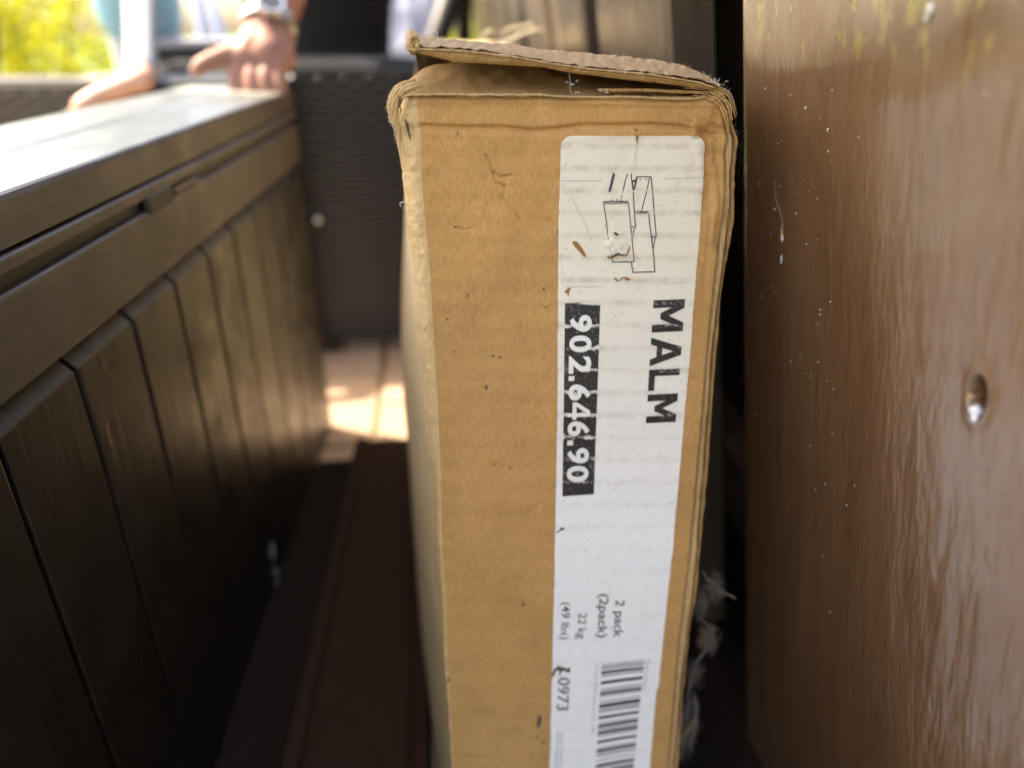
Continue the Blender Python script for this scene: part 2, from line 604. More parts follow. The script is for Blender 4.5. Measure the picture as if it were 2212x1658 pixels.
XF = interp([(205, 893), (240, 900), (273, 905), (327, 906.5), (437, 912), (520, 920), (603, 927.5), (713, 933), (858, 942), (1004, 949),
             (1150, 951), (1300, 960), (1455, 964), (1547, 970.6), (1658, 977)])
XS = interp([(200, 874), (214, 868), (226, 862), (254, 853), (278, 852), (314, 857), (363, 865.6), (437, 872.5), (520, 882), (603, 893), (676, 896.5),
             (749, 902), (858, 918), (1004, 929), (1113, 936.5), (1207, 938), (1300, 946), (1424, 952), (1547, 964), (1658, 971)])
XR = interp([(205, 1532), (219, 1548), (256, 1561), (301, 1569), (317, 1566), (407, 1563), (422, 1562), (495, 1554), (586, 1543), (677, 1534), (786, 1523),
             (896, 1514), (1026, 1503), (1193, 1488.5), (1270, 1479.5), (1393, 1464), (1501, 1455), (1625, 1444), (1658, 1441)])
X12 = interp([(205, 1560), (227, 1569), (256, 1573), (301, 1591), (366, 1583), (422, 1583.5), (513, 1576), (597, 1564), (677, 1554.5), (768, 1543.5),
              (878, 1536), (1026, 1524), (1193, 1510), (1300, 1501), (1378, 1489), (1455, 1480), (1640, 1461), (1658, 1459)])
XO = interp([(190, 1556), (206, 1577), (256, 1586), (284, 1599), (317, 1605.5), (350, 1600), (407, 1597), (477, 1596), (579, 1576), (641, 1565.5),
             (714, 1562), (805, 1553), (878, 1547), (1026, 1538), (1146, 1524), (1300, 1511), (1344, 1499), (1455, 1487), (1547, 1478), (1658, 1473)])
LL = interp([(290, 1211), (326, 1210.7), (490, 1206), (632, 1205), (904, 1203), (1175, 1198), (1424, 1193), (1658, 1186.7)])
LR = interp([(290, 1522), (315, 1521.4), (381, 1519.5), (630, 1499), (731, 1492.5), (876, 1478), (1002, 1468), (1177, 1453), (1270, 1442.5), (1479, 1421),
             (1489, 1417), (1658, 1402)])
PYB = 2300.0                                            # box foot (z about 0) in frame units

CREASE = [  # (points, depth in mm: negative = valley, half width px)
    ([(910, 272), (1000, 276), (1080, 275), (1150, 284), (1200, 279), (1260, 271), (1330, 272), (1400, 270), (1470, 274), (1540, 292)], -1.7, 5.0),
    ([(905, 290), (1060, 296), (1200, 300), (1400, 290), (1500, 292)], 0.5, 9.0),
    ([(890, 222), (1100, 219), (1300, 224), (1540, 228)], 0.8, 6.0),
    ([(1050, 336), (1060, 352), (1066, 372), (1080, 383), (1104, 379)], -1.5, 2.4),
    ([(1066, 372), (1072, 395), (1090, 402)], -1.2, 2.6),
    ([(1090, 402), (1086, 425), (1100, 441), (1118, 462), (1128, 478)], -1.2, 2.4),
    ([(1100, 375), (1140, 430), (1175, 470)], 0.7, 5.0),
    ([(985, 492), (1005, 498), (1022, 493)], -0.7, 2.5),
    ([(1035, 560), (1080, 600), (1130, 655)], 0.45, 3.0),
    ([(1130, 1330), (1122, 1352), (1124, 1378), (1138, 1412), (1150, 1418)], -0.8, 3.5),
    ([(1142, 1360), (1152, 1378), (1148, 1392)], 0.7, 3.5),
    ([(1000, 1634), (1030, 1640), (1060, 1637), (1085, 1650)], -0.9, 3.0),
    ([(880, 1513), (1000, 1512), (1190, 1510)], -0.3, 4.0),
    ([(1130, 1305), (1135, 1308)], -1.0, 4.0),
    ([(1500, 300), (1530, 300), (1548, 318), (1552, 350)], -1.1, 5.0),
    ([(1485, 262), (1520, 285), (1545, 292)], -0.9, 5.0),
    ([(1505, 245), (1535, 262), (1556, 270)], 1.0, 6.0),
    ([(1528, 330), (1542, 380), (1543, 440), (1536, 520)], 0.9, 6.0),
    ([(1548, 330), (1556, 390), (1554, 450), (1546, 540)], -0.8, 4.0),
    ([(1530, 400), (1534, 470), (1525, 560), (1518, 640)], -0.5, 4.0),
]


def seg_d(px, py, a, b):
    ax, ay = a
    bx, by = b
    dx, dy = bx - ax, by - ay
    t = np.clip(((px - ax) * dx + (py - ay) * dy) / (dx * dx + dy * dy + 1e-9), 0, 1)
    return np.hypot(px - ax - t * dx, py - ay - t * dy)


def disp(px, py, label=False):
    """relief of the end panel in metres, positive towards the viewer"""
    px = np.asarray(px, float)
    py = np.asarray(py, float)
    inl = np.clip((px - LL(py)) / 12 + 0.5, 0, 1) * np.clip((LR(py) - px) / 12 + 0.5, 0, 1) * np.clip((py - 292) / 10, 0, 1)
    d = 0.0011 * fbm(px / 260, py / 330, 3, 3)
    d = d + 0.0004 * fbm(px / 45, py / 60, 9, 3) * (1 - 0.75 * inl)
    d = d + 0.00012 * (1 + 0.1 * (1 - inl)) * np.cos((py - 702) / 48.3 * 2 * math.pi)
    wrk = np.exp(-(((px - 1535) / 45) ** 2 + ((py - 330) / 130) ** 2))
    d = d + 0.0024 * wrk * fbm(px / 26, py / 70, 21, 4) * (1 - 0.8 * inl)
    for pts, dep, wd in CREASE:
        m = np.full(px.shape, 1e9)
        for a, b in zip(pts[:-1], pts[1:]):
            m = np.minimum(m, seg_d(px, py, a, b))
        d = d + dep * 0.001 * np.exp(-(m / wd) ** 2)
    d = d + 0.0009 * np.clip(1 - np.abs(py - 245) / 32, 0, 1) ** 0.5 * (py < 275)
    # top margin curls back a little
    d = d - 0.0035 * np.clip((216 - py) / 14, 0, 1) ** 2
    return d


def face(px, py, off=0.0, relief=True):
    px = np.asarray(px, float)
    py = np.asarray(py, float)
    P = on_plane(px, py, P0, FN)
    if relief:
        off = off + disp(px, py)
    return P - FN * np.asarray(off)[..., None]


# --- end panel with its rounded left fold
prow = np.concatenate([np.linspace(209, 560, 190), np.linspace(562, 1680, 250), np.linspace(1690, PYB, 14)])
wav = 1.6 * fbm(np.linspace(0, 30, 150), np.zeros(150), 5, 3)
uf = np.linspace(0, 1, 150)
ub = np.linspace(1, 0, 12)[:-1]
rows = []
for k, y in enumerate(prow):
    yy = np.full(150, y)
    yy = yy + wav * max(0, 1 - (y - 209) / 25)
    xf, xr, xs_ = XF(y), XR(y), XS(y)
    rough = 1.2 * math.sin(y * 0.9) * 0 + 1.3 * float(fbm(y / 14, 3.1, 8, 3))
    xb = xf + (xs_ + rough - xf) * ub
    db = -0.013 * ub ** 2.2 + 0.0007 * fbm(xb / 9, np.full(len(xb), y / 16), 31, 3) * np.clip(ub * 4, 0, 1)
    Pb = face(xb, np.full(len(xb), y), db)
    Pf = face(xf + (xr - xf) * uf, yy)
    end = face(np.array([xr + 0.5]), np.array([y]), -0.004)  # right margin turned under
    rows.append(np.concatenate([Pb, Pf, end]))
rows = np.array(rows)
m = MB()
m.grid(rows)
ep = m.build('end_panel', M['card'], boxR, smooth=True)
nb_, nr_ = len(ub), len(prow)
wear = np.zeros((nr_, rows.shape[1]))
wear[:, :nb_] = 1.0
pxs = XF(prow)[:, None] + (XR(prow) - XF(prow))[:, None] * uf[None, :]
pys = np.repeat(prow[:, None], 150, 1)
wear[:, nb_:nb_ + 150] = np.clip(1 - (pxs - XF(prow)[:, None]) / 5.0, 0, 1) + 0.55 * np.exp(-((pys - 214) / 5) ** 2) + 0.35 * np.exp(-((pxs - XR(prow)[:, None]) / 5) ** 2)
att = ep.data.attributes.new('wear', 'FLOAT', 'POINT')
att.data.foreach_set('value', wear.ravel().astype(np.float32))

# --- left side panel, bulging further back
CRM = interp([(205, 900), (600, 906), (640, 902), (694, 895.5), (822, 896.5), (967, 898), (1113, 900), (1207, 904), (1300, 909), (1440, 921), (1658, 935)])
m = MB()
sr = []
for k in range(0, len(prow), 6):
    y = prow[k]
    A = rows[k, 0]
    bx = at_y(np.array([CRM(y)]), np.array([y]), 0.78)[0]
    pts = []
    for t in np.linspace(0, 1, 22):
        Y = A[1] + (1.35 - A[1]) * t
        Xb = bx[0] * 1.0
        s_ = math.sin(min(1.0, (Y - A[1]) / (0.78 - A[1])) * math.pi / 2)
        X = A[0] + (Xb - A[0]) * s_ if Y < 0.78 else Xb + ((-0.004) - Xb) * (Y - 0.78) / 0.57
        z = A[2] + (min(A[2], 0.612) - A[2]) * min(1, 6 * t)
        pts.append((X, Y, max(0.001, z)))
    sr.append(pts)
m.grid(np.array(sr)[:, ::-1])
m.build('side_panel', M['card_pale'], boxR, smooth=True, label='pale side of the cardboard box facing the storage chest')  # bounced light is put into the pale tone of this side
side_left = np.array(sr)

# --- right hand edge: two layers of corrugated board seen end on
def edge_strip(name, xa, xb, hgt, back, mat, seed, y0):
    py = np.concatenate([np.linspace(y0, 640, 150), np.linspace(643, 1680, 170), np.linspace(1690, PYB, 12)])
    u = np.linspace(0, 1, 13)
    G = []
    for y in py:
        a, b = float(xa(y)), float(xb(y))
        wob = 0.8 * float(fbm(y / 13, seed, seed, 4))
        x = a + (b + wob - a) * u
        prof = hgt * (1 - np.abs(2 * u - 1) ** 2.4) - back
        prof = prof + 0.0008 * fbm(x / 3.0, np.full(13, y / 60), seed, 3)
        if y < 420:
            prof = prof + 0.0022 * fbm(x / 40, np.full(13, y / 40), seed + 4, 3) * (420 - y) / 160
        P = face(x, np.full(13, y), prof, relief=False)
        first = P[:1] + np.array([0.0, 0.02, 0])
        last = P[-1:] + np.array([0.0, 0.03, 0])
        G.append(np.concatenate([first, P, last]))
    mm = MB()
    mm.grid(np.array(G))
    return mm.build(name, mat, boxR, smooth=True)


edge_strip('corrugated_edge', lambda y: XR(y) + 3.5, lambda y: X12(y) - 1.2, 0.0032, 0.0050, M['card_worn'], 41, 212)
edge_strip('corrugated_edge', lambda y: X12(y) + 1.2, XO, 0.003, 0.0080, M['card_in'], 57, 200)

# --- right side panel, back, base
m = MB()
rr = []
for y in np.linspace(200, PYB, 40):
    A = face(np.array([float(XO(y)) - 1.5]), np.array([y]), -0.012, False)[0]
    rr.append([(min(A[0], 0.172), Y, max(0.001, A[2])) for Y in np.linspace(A[1], 1.35, 8)])
m.grid(np.array(rr))
m.build('side_panel', M['card'], boxR, smooth=True, label='side of the cardboard box turned to the fence')
m = MB()
m.box((-0.003, 1.345, 0.002), (0.168, 1.349, 0.61))
m.box((-0.003, 0.36, 0.002), (0.165, 1.344, 0.006))
m.build('back_and_base', M['card'], boxR)

# --- inner top flap, tucked back under the lid
bx_ = np.linspace(868, 1522, 90)
bot = np.interp(bx_, [868, 905, 1000, 1170, 1240, 1400, 1522], [208, 203, 203, 204, 207, 208, 205])
tx = np.interp(bx_, [868, 880, 905, 930, 1522], [882, 893, 915, 938, 1535])
top = np.interp(tx, [882, 893, 910, 935, 980, 1060, 1236, 1356, 1535], [176, 166, 153, 143, 138, 140, 150, 166, 186])
G = []
for t in np.linspace(0, 1, 14):
    Y = 0.4065 + 0.062 * t
    px = bx_ + (tx - bx_) * t
    py = bot + (top - bot) * t
    P = at_y(px, py, np.full(90, Y))
    P[:, 2] += 0.0012 * fbm(px / 60, np.full(90, t * 3), 61, 3) + 0.0012 * math.sin(t * math.pi)
    G.append(P)
m = MB()
m.grid(np.array(G))
m.build('inner_flap', M['card_in'], boxR, smooth=True)

# --- raw ply edges: thin ragged ribbons
def ragged(name, pts, Y, thick, mat, seed, amp=1.0, rad_y=0.002, n=160, par=None):
    pts = np.array(pts, float)
    s_ = np.concatenate([[0], np.cumsum(np.hypot(*np.diff(pts, axis=0).T))])
    t = np.linspace(0, s_[-1], n)
    x = np.interp(t, s_, pts[:, 0])
    y = np.interp(t, s_, pts[:, 1]) + amp * fbm(t / 22, t * 0 + seed, seed, 3)
    th = np.interp(t, s_, thick if hasattr(thick, '__len__') else [thick] * len(pts)) * (1 + 0.30 * fbm(t / 12, t * 0 + 2, seed + 5, 3))
    Yv = np.interp(t, s_, Y if hasattr(Y, '__len__') else [Y] * len(pts))
    u = np.linspace(0, 2 * math.pi, 11)[:-1]
    G = []
    for c, sn in zip(np.cos(u), np.sin(u)):
        dy = th * 0.5 * np.sign(sn) * abs(sn) ** 0.6
        G.append(at_y(x, y - dy, Yv - rad_y * c * (1 + 0.3 * fbm(t / 9, t * 0 + c, seed + 3, 2))))
    G = np.transpose(np.array(G), (1, 0, 2))
    mm = MB()
    k = mm.grid(G, closed=True)
    mm.f.append(tuple(range(k, k + 10)))
    mm.f.append(tuple(range(k + (n - 1) * 10, k + n * 10)))
    return mm.build(name, mat, par or boxR, smooth=True)


ragged('torn_ply_edge', [(866, 214), (880, 206), (905, 205), (1000, 205), (1170, 206), (1235, 211), (1270, 210), (1400, 212), (1490, 215), (1525, 211)],
       0.4035, 6.5, M['card_worn'], 71)
ragged('torn_ply_edge', [(1290, 195), (1400, 196), (1470, 199), (1518, 201)], 0.405, 8, M['card_in'], 73, 0.6)
# --- lid: lifted top panel, its layered front edge and the sheet painted pale as sunlit, running back
low = [(877, 107), (902, 116), (940, 125), (980, 135), (1060, 139), (1176, 147), (1236, 159), (1356, 174), (1450, 184), (1530, 195)]
slit = [(880, 98), (904, 103), (966, 105), (1053, 112), (1077, 117), (1116, 121), (1227, 141), (1269, 146), (1416, 160), (1515, 177), (1553, 190)]
sil = [(889, 74), (896, 71), (910, 78), (966, 85), (1053, 93), (1092, 97), (1176, 107), (1311, 119), (1416, 131), (1476, 143), (1521, 161), (1553, 183)]


def lerp_pts(a, x):
    a = np.array(a, float)
    return np.interp(x, a[:, 0], a[:, 1])


lx = np.linspace(884, 1545, 150)
yl, ysl, ysi = lerp_pts(low, lx), lerp_pts(slit, lx), lerp_pts(sil, lx)
G = []
for t in np.linspace(0, 1, 9):       # lower ply: front edge, slightly bulged
    py = yl + (ysl + 1.2 - yl) * t + 0.8 * fbm(lx / 16, lx * 0 + t, 81, 3) * (1 if t in (0, 1) else 0.5)
    G.append(at_y(lx, py, 0.402 - 0.0016 * math.sin(math.pi * t) + 0.0006 * fbm(lx / 10, lx * 0 + 3 * t, 83, 3)))
und = G[0] + np.array([0.0, 0.045, 0.006])
m = MB()
m.grid(np.array([und] + G + [G[-1] + np.array([0, 0.02, 0.001])]))
m.build('lid_lower_ply', M['card_in'], boxR, smooth=True)
G = []
lx2 = np.linspace(889, 1552, 150)
ysl2, ysi2 = lerp_pts(slit, lx2), lerp_pts(sil, lx2)
gap = 1.0 + 2.6 * np.clip(fbm(lx2 / 75, lx2 * 0 + 1, 87, 2) + 0.15, 0, 1)
for t in np.linspace(0, 1, 12):      # upper sheet rising over the bend
    py = (ysl2 - gap) + (ysi2 - ysl2 + gap) * t + 0.7 * fbm(lx2 / 14, lx2 * 0 + t, 85, 3) * (1 - t)
    Y = 0.4015 + 0.050 * t ** 1.25
    P = at_y(lx2, py, np.full(150, Y))
    P[:, 2] += 0.0006 * fbm(lx2 / 12, lx2 * 0 + t * 9, 89, 3)
    G.append(P)
m = MB()
m.grid(np.array([G[0] + np.array([0, 0.012, -0.0006])] + G))
m.build('lid_upper_ply', M['card_grey'], boxR, smooth=True, label='grey brown upper layer of the lifted lid')
ragged('torn_ply_edge', [(881, 109), (905, 107), (960, 108), (1050, 116), (1110, 124), (1225, 144), (1300, 152), (1416, 163), (1512, 180), (1540, 190)], 0.4, 3.2, M['card_worn'], 91, 0.8, 0.001)
last = np.array(G[-1])
G = [last]
for t in np.linspace(0.04, 1, 26):   # sheet painted pale as sunlit, running back along the box
    Y = 0.452 + (1.33 - 0.452) * t
    X = last[:, 0] + (np.linspace(-0.002, 0.166, 150) - last[:, 0]) * min(1, t * 6)
    q = np.linspace(0, 1, 150)
    z = 0.6335 - 0.014 * np.clip(0.16 - q, 0, 1) / 0.16 - 0.010 * np.clip(q - 0.72, 0, 1) / 0.28 + 0.0014 * fbm(q * 4, q * 0 + Y * 6, 95, 3)
    k = min(1, t * 5)
    z = (last[:, 2] - 0.003) * (1 - k) + z * k
    G.append(np.stack([X, np.full(150, Y), z], -1))
m = MB()
m.grid(np.array(G))
m.build('lid_sheet', M['card_pale'], boxR, smooth=True, label='top of the cardboard box, painted pale as sunlit')
# frayed left tip of the lid
m = MB()
for k in range(14):
    x0, y0 = random.uniform(880, 903), random.uniform(74, 112)
    t = np.linspace(0, 1, 7)
    a0 = random.uniform(0, 6.28)
    px = x0 + 7 * np.cos(a0 + t * 4) * t
    py = y0 + 6 * np.sin(a0 + t * 4) * t
    m.tube(at_y(px, py, 0.3995 + 0.012 * random.random() + 0.004 * t), 0.0011 * (1 - 0.4 * t), 5)
ct = at_y(np.array([890.]), np.array([92.]), 0.408)[0]
th, ph = np.meshgrid(np.linspace(0, math.pi, 22), np.linspace(0, 2 * math.pi, 30), indexing='ij')
rr_ = 1 + 0.22 * fbm(th * 3, np.sin(ph) * 2, 99, 3)
m.grid(np.stack([ct[0] + 0.0032 * rr_ * np.sin(th) * np.cos(ph), ct[1] + 0.006 * rr_ * np.sin(th) * np.sin(ph), ct[2] + 0.0052 * rr_ * np.cos(th)], -1))
m.build('frayed_lid_tip', M['card_worn'], boxR, smooth=True)
# crushed top left corner: buckled plies folded over each other
def pxtube(mm, pts, Y, r, seed, n=30, amp=2.0, seg=6):
    p = np.array(pts, float)
    t = np.linspace(0, 1, n)
    x = np.interp(t, np.linspace(0, 1, len(p)), p[:, 0]) + amp * fbm(t * 9, t * 0 + seed, seed, 3)
    y = np.interp(t, np.linspace(0, 1, len(p)), p[:, 1]) + amp * fbm(t * 9, t * 0 + seed + 9, seed + 2, 3)
    rr3 = np.interp(t, np.linspace(0, 1, len(r)), r) * (1 + 0.35 * fbm(t * 14, t * 0 + 1, seed + 3, 3))
    mm.tube(at_y(x, y, np.full(n, Y)), rr3, seg)


sc_ = 0.41 / FPX
base_curve = np.array([(893, 172), (872, 179), (856, 188), (845, 204), (839, 226), (842, 252), (852, 277), (859, 312), (867, 363)], float)
for i, (ox, oy, Yc, r0) in enumerate([(0, 0, .4085, 3.0), (4.5, 2, .4070, 2.6), (9, 4, .4060, 2.9), (13.5, 6, .4048, 2.4), (18, 8, .4040, 2.8), (22, 10, .4036, 2.4), (27, 13, .4045, 3.2)]):
    m = MB()
    c_ = base_curve + np.array([ox, oy]) * np.linspace(1, 0.35, 9)[:, None]
    pxtube(m, c_[: 9 - (i % 2)], Yc, np.array([0.6, 1, 1.15, 1.2, 1.1, 0.95, 0.65, 0.35, 0.04]) * r0 * sc_, 131 + i, 110, 1.3, 10)
    m.build('buckled_ply', M['card_worn'] if i % 3 != 1 else M['card_in'], boxR, smooth=True)
for i, (pts, r_, Yt) in enumerate([([(859, 206), (864, 214), (861, 226), (866, 238), (863, 252)], 2.2, 0.4022), ([(875, 256), (879, 272), (883, 288), (887, 306)], 3.0, 0.4022), ([(850, 226), (855, 236), (853, 250)], 1.8, 0.4045)]):
    m = MB()
    pxtube(m, pts, Yt, np.array([0.15, 1, 0.9, 0.6, 0.1]) * r_ * sc_, 151 + i, 40, 0.8, 6)
    m.build('corner_tear', M['tear_dark'], boxR, smooth=True)
# buckled plies at the right shoulder
sh_curve = np.array([(1478, 186), (1512, 187), (1540, 190), (1560, 199), (1573, 211), (1581, 228), (1587, 256)], float)
for i, (ox, oy, Yc, r0, mt) in enumerate([(0, 0, .4045, 2.7, 'card_in'), (-4, 5, .4035, 2.4, 'card_worn'), (-8, 10, .403, 2.8, 'card'), (-13, 15, .4025, 2.3, 'card_worn'), (4, -4, .4065, 2.6, 'card_grey'), (-18, 20, .4022, 3.0, 'card')]):
    m = MB()
    c_ = sh_curve[1:] + np.array([ox, oy]) if i > 1 else sh_curve + np.array([ox, oy])
    pxtube(m, c_, Yc, np.array([0.1, 0.8, 1, 1.1, 1.0, 0.8, 0.3]) * r0 * sc_, 171 + i, 90, 1.2, 8)
    m.build('buckled_ply', M[mt], boxR, smooth=True)
# torn strip curling up further back on the lid
m = MB()
for (pts, Y0_, wd, ps) in [([(1052, 104), (1085, 96), (1112, 84), (1135, 74), (1160, 66), (1176, 72), (1172, 84)], 0.86, 0.030, 5),
                           ([(1040, 88), (1048, 74), (1062, 70), (1076, 78)], 0.92, 0.02, 6), ([(1085, 80), (1095, 68), (1120, 62), (1150, 56)], 0.95, 0.018, 7)]:
    p_ = np.array(pts, float)
    tt = np.linspace(0, 1, 40)
    x = np.interp(tt, np.linspace(0, 1, len(p_)), p_[:, 0])
    y = np.interp(tt, np.linspace(0, 1, len(p_)), p_[:, 1])
    G = [at_y(x, y + 1.2 * fbm(tt * 12, tt * 0 + v, ps, 2), Y0_ + wd * v) + np.array([0, 0, 0.004 * math.sin(v * 3.1)]) for v in np.linspace(0, 1, 8)]
    m.grid(np.array(G))
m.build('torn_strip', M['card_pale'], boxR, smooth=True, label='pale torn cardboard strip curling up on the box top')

# --- fuzz of paper fibres on the broken edges
m = MB()


def fuzz(pts, Y, n, length, face_pl=False):
    pts = np.array(pts, float)
    s_ = np.concatenate([[0], np.cumsum(np.hypot(*np.diff(pts, axis=0).T))])
    for _ in range(n):
        t = random.uniform(0, s_[-1])
        x0, y0 = np.interp(t, s_, pts[:, 0]), np.interp(t, s_, pts[:, 1])
        Yv = Y(y0) if callable(Y) else Y
        a0 = random.uniform(0, 6.28)
        L = length * random.uniform(0.4, 1.6)
        q = np.linspace(0, 1, 4)
        cv = random.uniform(-1.5, 1.5)
        px = x0 + L * q * np.cos(a0 + cv * q)
        py = y0 + L * q * np.sin(a0 + cv * q)
        m.tube(at_y(px, py, Yv - 0.001 * q), np.array([1, .8, .6, .3]) * 0.00009, 3, False)


fuzz([(880, 110), (884, 90), (892, 72), (910, 78), (966, 84)], 0.402, 80, 7)
fuzz([(866, 180), (846, 200), (836, 228), (840, 256), (851, 280), (858, 315)], 0.404, 160, 6)
face_y = lambda y: float(on_plane(np.array([1230.]), np.array([float(y)]), P0, FN)[0][1]) + 0.009
fuzz([(858, 315), (866, 363), (873, 437), (893, 603), (902, 749)], face_y, 60, 4)
fuzz([(1310, 119), (1416, 131), (1476, 143), (1521, 161), (1553, 183), (1580, 205)], 0.405, 130, 6)
fuzz([(880, 206), (1170, 205), (1490, 213)], 0.4, 140, 4)
fuzz([(905, 105), (1053, 114), (1227, 143), (1416, 162)], 0.398, 120, 4)
fuzz([(1585, 256), (1600, 317), (1593, 407)], face_y, 14, 2.5)
m.build('paper_fibres', M['fibre'], boxR, kind='stuff')
m = MB()
m.tube(at_y(np.array([912, 924, 930, 940, 945, 944.]), np.array([78, 70, 66, 68, 74, 80.]), 0.41), 0.00012, 4)
m.tube(at_y(np.array([870, 866, 863, 866.]), np.array([436, 438, 441, 447.]), 0.405), 0.00018, 4)
m.tube(at_y(np.array([1229, 1231, 1230, 1234.]), np.array([160, 176, 190, 204.]), 0.4), 0.00007, 4)
for k in range(16):
    x, y = random.choice([(1234, 178), (1436, 157), (1548, 178), (1240, 203), (1300, 196)])
    t = np.linspace(0, 1, 5)
    a0 = random.uniform(0, 6.3)
    m.tube(at_y(x + random.gauss(0, 8) + 6 * t * np.cos(a0 + 3 * t), y + random.gauss(0, 2.5) + 5 * t * np.sin(a0 + 3 * t), 0.3985), 0.00013, 3)
m.build('white_lint', M['web'], boxR, kind='stuff')

# --- small scuffs, specks and gouges on the end panel
def patch(mm, pts, off, uvs):
    pts = np.array(pts, float)
    P = face(pts[:, 0], pts[:, 1], off)
    tri = tessellate_polygon([[Vector((*p, 0)) for p in pts]])
    mm.add(P, [tuple(t) for t in tri])
    uvs.append(pts / 1000)


def blob(x, y, rx, ry, n=14, seed=0, rot=0.0):
    a = np.linspace(0, 2 * math.pi, n, endpoint=False)
    r_ = 1 + 0.35 * fbm(np.cos(a) * 2 + x, np.sin(a) * 2 + y, seed, 3)
    u, v = rx * r_ * np.cos(a), ry * r_ * np.sin(a)
    c, s_ = math.cos(rot), math.sin(rot)
    return np.stack([x + u * c - v * s_, y + u * s_ + v * c], -1)


scuff_m = simple('grey_scuff', (0.13, 0.095, 0.065), 0.9, 0.1)


def piece(name, pts, off, mat, par):
    mm, uvl = MB(), []
    patch(mm, pts, off, uvl)
    return mm.build(name, mat, par, uv=np.concatenate(uvl))


for (x, y, rx, ry, rot) in [(1050, 836, 3.5, 5, 0), (1065, 769, 3, 3, 0), (1080, 772, 3, 2.5, 0), (1049, 835, 2, 4, 0), (1130, 1306, 4, 3, .5), (1164, 1558, 5, 15, .2), (1160, 1590, 2, 4, 0),
                            (1172, 1600, 8, 2, -.4), (1010, 636, 2, 1.5, 0), (984, 491, 4, 2, 0), (1175, 625, 3, 3, 0), (988, 290, 1.5, 5, 0), (1066, 1000, 2.5, 2, 0), (968, 1467, 3, 5, .4),
                            (1178, 664, 6, 1, -.1), (966, 690, 3, 2, 0), (980, 760, 2, 1.5, 0), (1101, 1008, 3, 2, 0), (1142, 868, 2, 1.5, 0), (1010, 640, 2, 3, .8)]:
    piece('scuff_mark', blob(x, y, rx, ry, seed=int(x), rot=rot), 0.00025, scuff_m, boxR)

# --- label
LY0 = 294.0
prl = np.concatenate([LY0 + 22 * (1 - np.cos(np.linspace(0, math.pi / 2, 14))), np.linspace(320, 1660, 300), np.linspace(1670, 1840, 10)])
G, U = [], []
for y in prl:
    rad = 24.0
    ins = rad - math.sqrt(max(0, rad * rad - max(0, LY0 + rad - y) ** 2)) if y < LY0 + rad else 0
    a, b = float(LL(y)) + ins + 0.6 * float(fbm(y / 20, 1.0, 3, 3)), float(LR(y)) - ins * 0.85 + 0.6 * float(fbm(y / 26, 4.0, 4, 3))
    x = np.linspace(a, b, 64)
    off = np.full(64, 0.00025)
    if y < 340:
        off = off + 0.0012 * np.exp(-(((x - 1512) / 14) ** 2 + ((y - 320) / 12) ** 2))     # lifted corner
    off = off + 0.0005 * np.exp(-((x - (1371 + (y - 294) * -0.03)) / 2.0) ** 2) * (1 if y < 420 else 0)
    off = off + 0.0009 * np.exp(-(((x - 1325) / 22) ** 2 + ((y - 528) / 22) ** 2)) * (1 + fbm(x / 8, np.full(64, y / 8), 5, 2))
    G.append(face(x, np.full(64, y), off))
    U.append(np.stack([x, np.full(64, y)], -1) / 1000)
m = MB()
m.grid(np.array(G))
lab = m.build('label', M['label'], boxR, smooth=True, uv=np.concatenate(U), label='long white product label stuck down the end of the box')


def flat_grid(name, quad, mat, off, nu=14, nv=60):
    (a, b, c, d) = [np.array(q, float) for q in quad]   # TL, TR, BR, BL
    u, v = np.meshgrid(np.linspace(0, 1, nu), np.linspace(0, 1, nv))
    Q = (a * (1 - u[..., None]) + b * u[..., None]) * (1 - v[..., None]) + (d * (1 - u[..., None]) + c * u[..., None]) * v[..., None]
    mm = MB()
    mm.grid(face(Q[..., 0], Q[..., 1], off))
    return mm.build(name, mat, lab, smooth=True, uv=Q.reshape(-1, 2) / 1000)


flat_grid('printed_bar', [(1219.6, 654.5), (1295.5, 651), (1282.4, 1067), (1214, 1071)], M['ink'], 0.0004)


class Line:
    """a baseline and cap line in frame units; text runs down the label, tops to the right"""

    def __init__(s, b0, b1, t0, t1):
        s.b0, s.b1, s.t0, s.t1 = (np.array(q, float) for q in (b0, b1, t0, t1))

    def __call__(s, t, h):
        t = np.asarray(t)[..., None]
        h = np.asarray(h)[..., None]
        b = s.b0 + (s.b1 - s.b0) * t
        tp = s.t0 + (s.t1 - s.t0) * t
        return b + (tp - b) * h


def subdiv_place(name, V2, F, ln, mat, off):
    q = ln(V2[:, 0], V2[:, 1])
    mm = MB()
    mm.add(face(q[:, 0], q[:, 1], off), F)
    return mm.build(name, mat, lab, uv=q / 1000)


_cap = None


def text_mesh(body, offset=0.0, space=1.0):
    cu = bpy.data.curves.new('t', 'FONT')
    cu.body = body
    cu.offset = offset
    cu.space_character = space
    cu.resolution_u = 4
    o = link(bpy.data.objects.new('t', cu))
    dg = bpy.context.evaluated_depsgraph_get()
    me = bpy.data.meshes.new_from_object(o.evaluated_get(dg))
    V = np.array([v.co[:2] for v in me.vertices])
    F = [tuple(p.vertices) for p in me.polygons]
    bpy.data.objects.remove(o)
    bpy.data.meshes.remove(me)
    return V, F


def text(name, body, ln, mat, off=0.00045, offset=0.0, space=1.0):
    global _cap
    if _cap is None:
        v, _ = text_mesh('2')
        _cap = v[:, 1].max()
    V, F = text_mesh(body, offset, space)
    V = V.copy()
    V[:, 0] = (V[:, 0] - V[:, 0].min()) / (V[:, 0].max() - V[:, 0].min())
    V[:, 1] = V[:, 1] / _cap
    return subdiv_place(name, V, F, ln, mat, off)


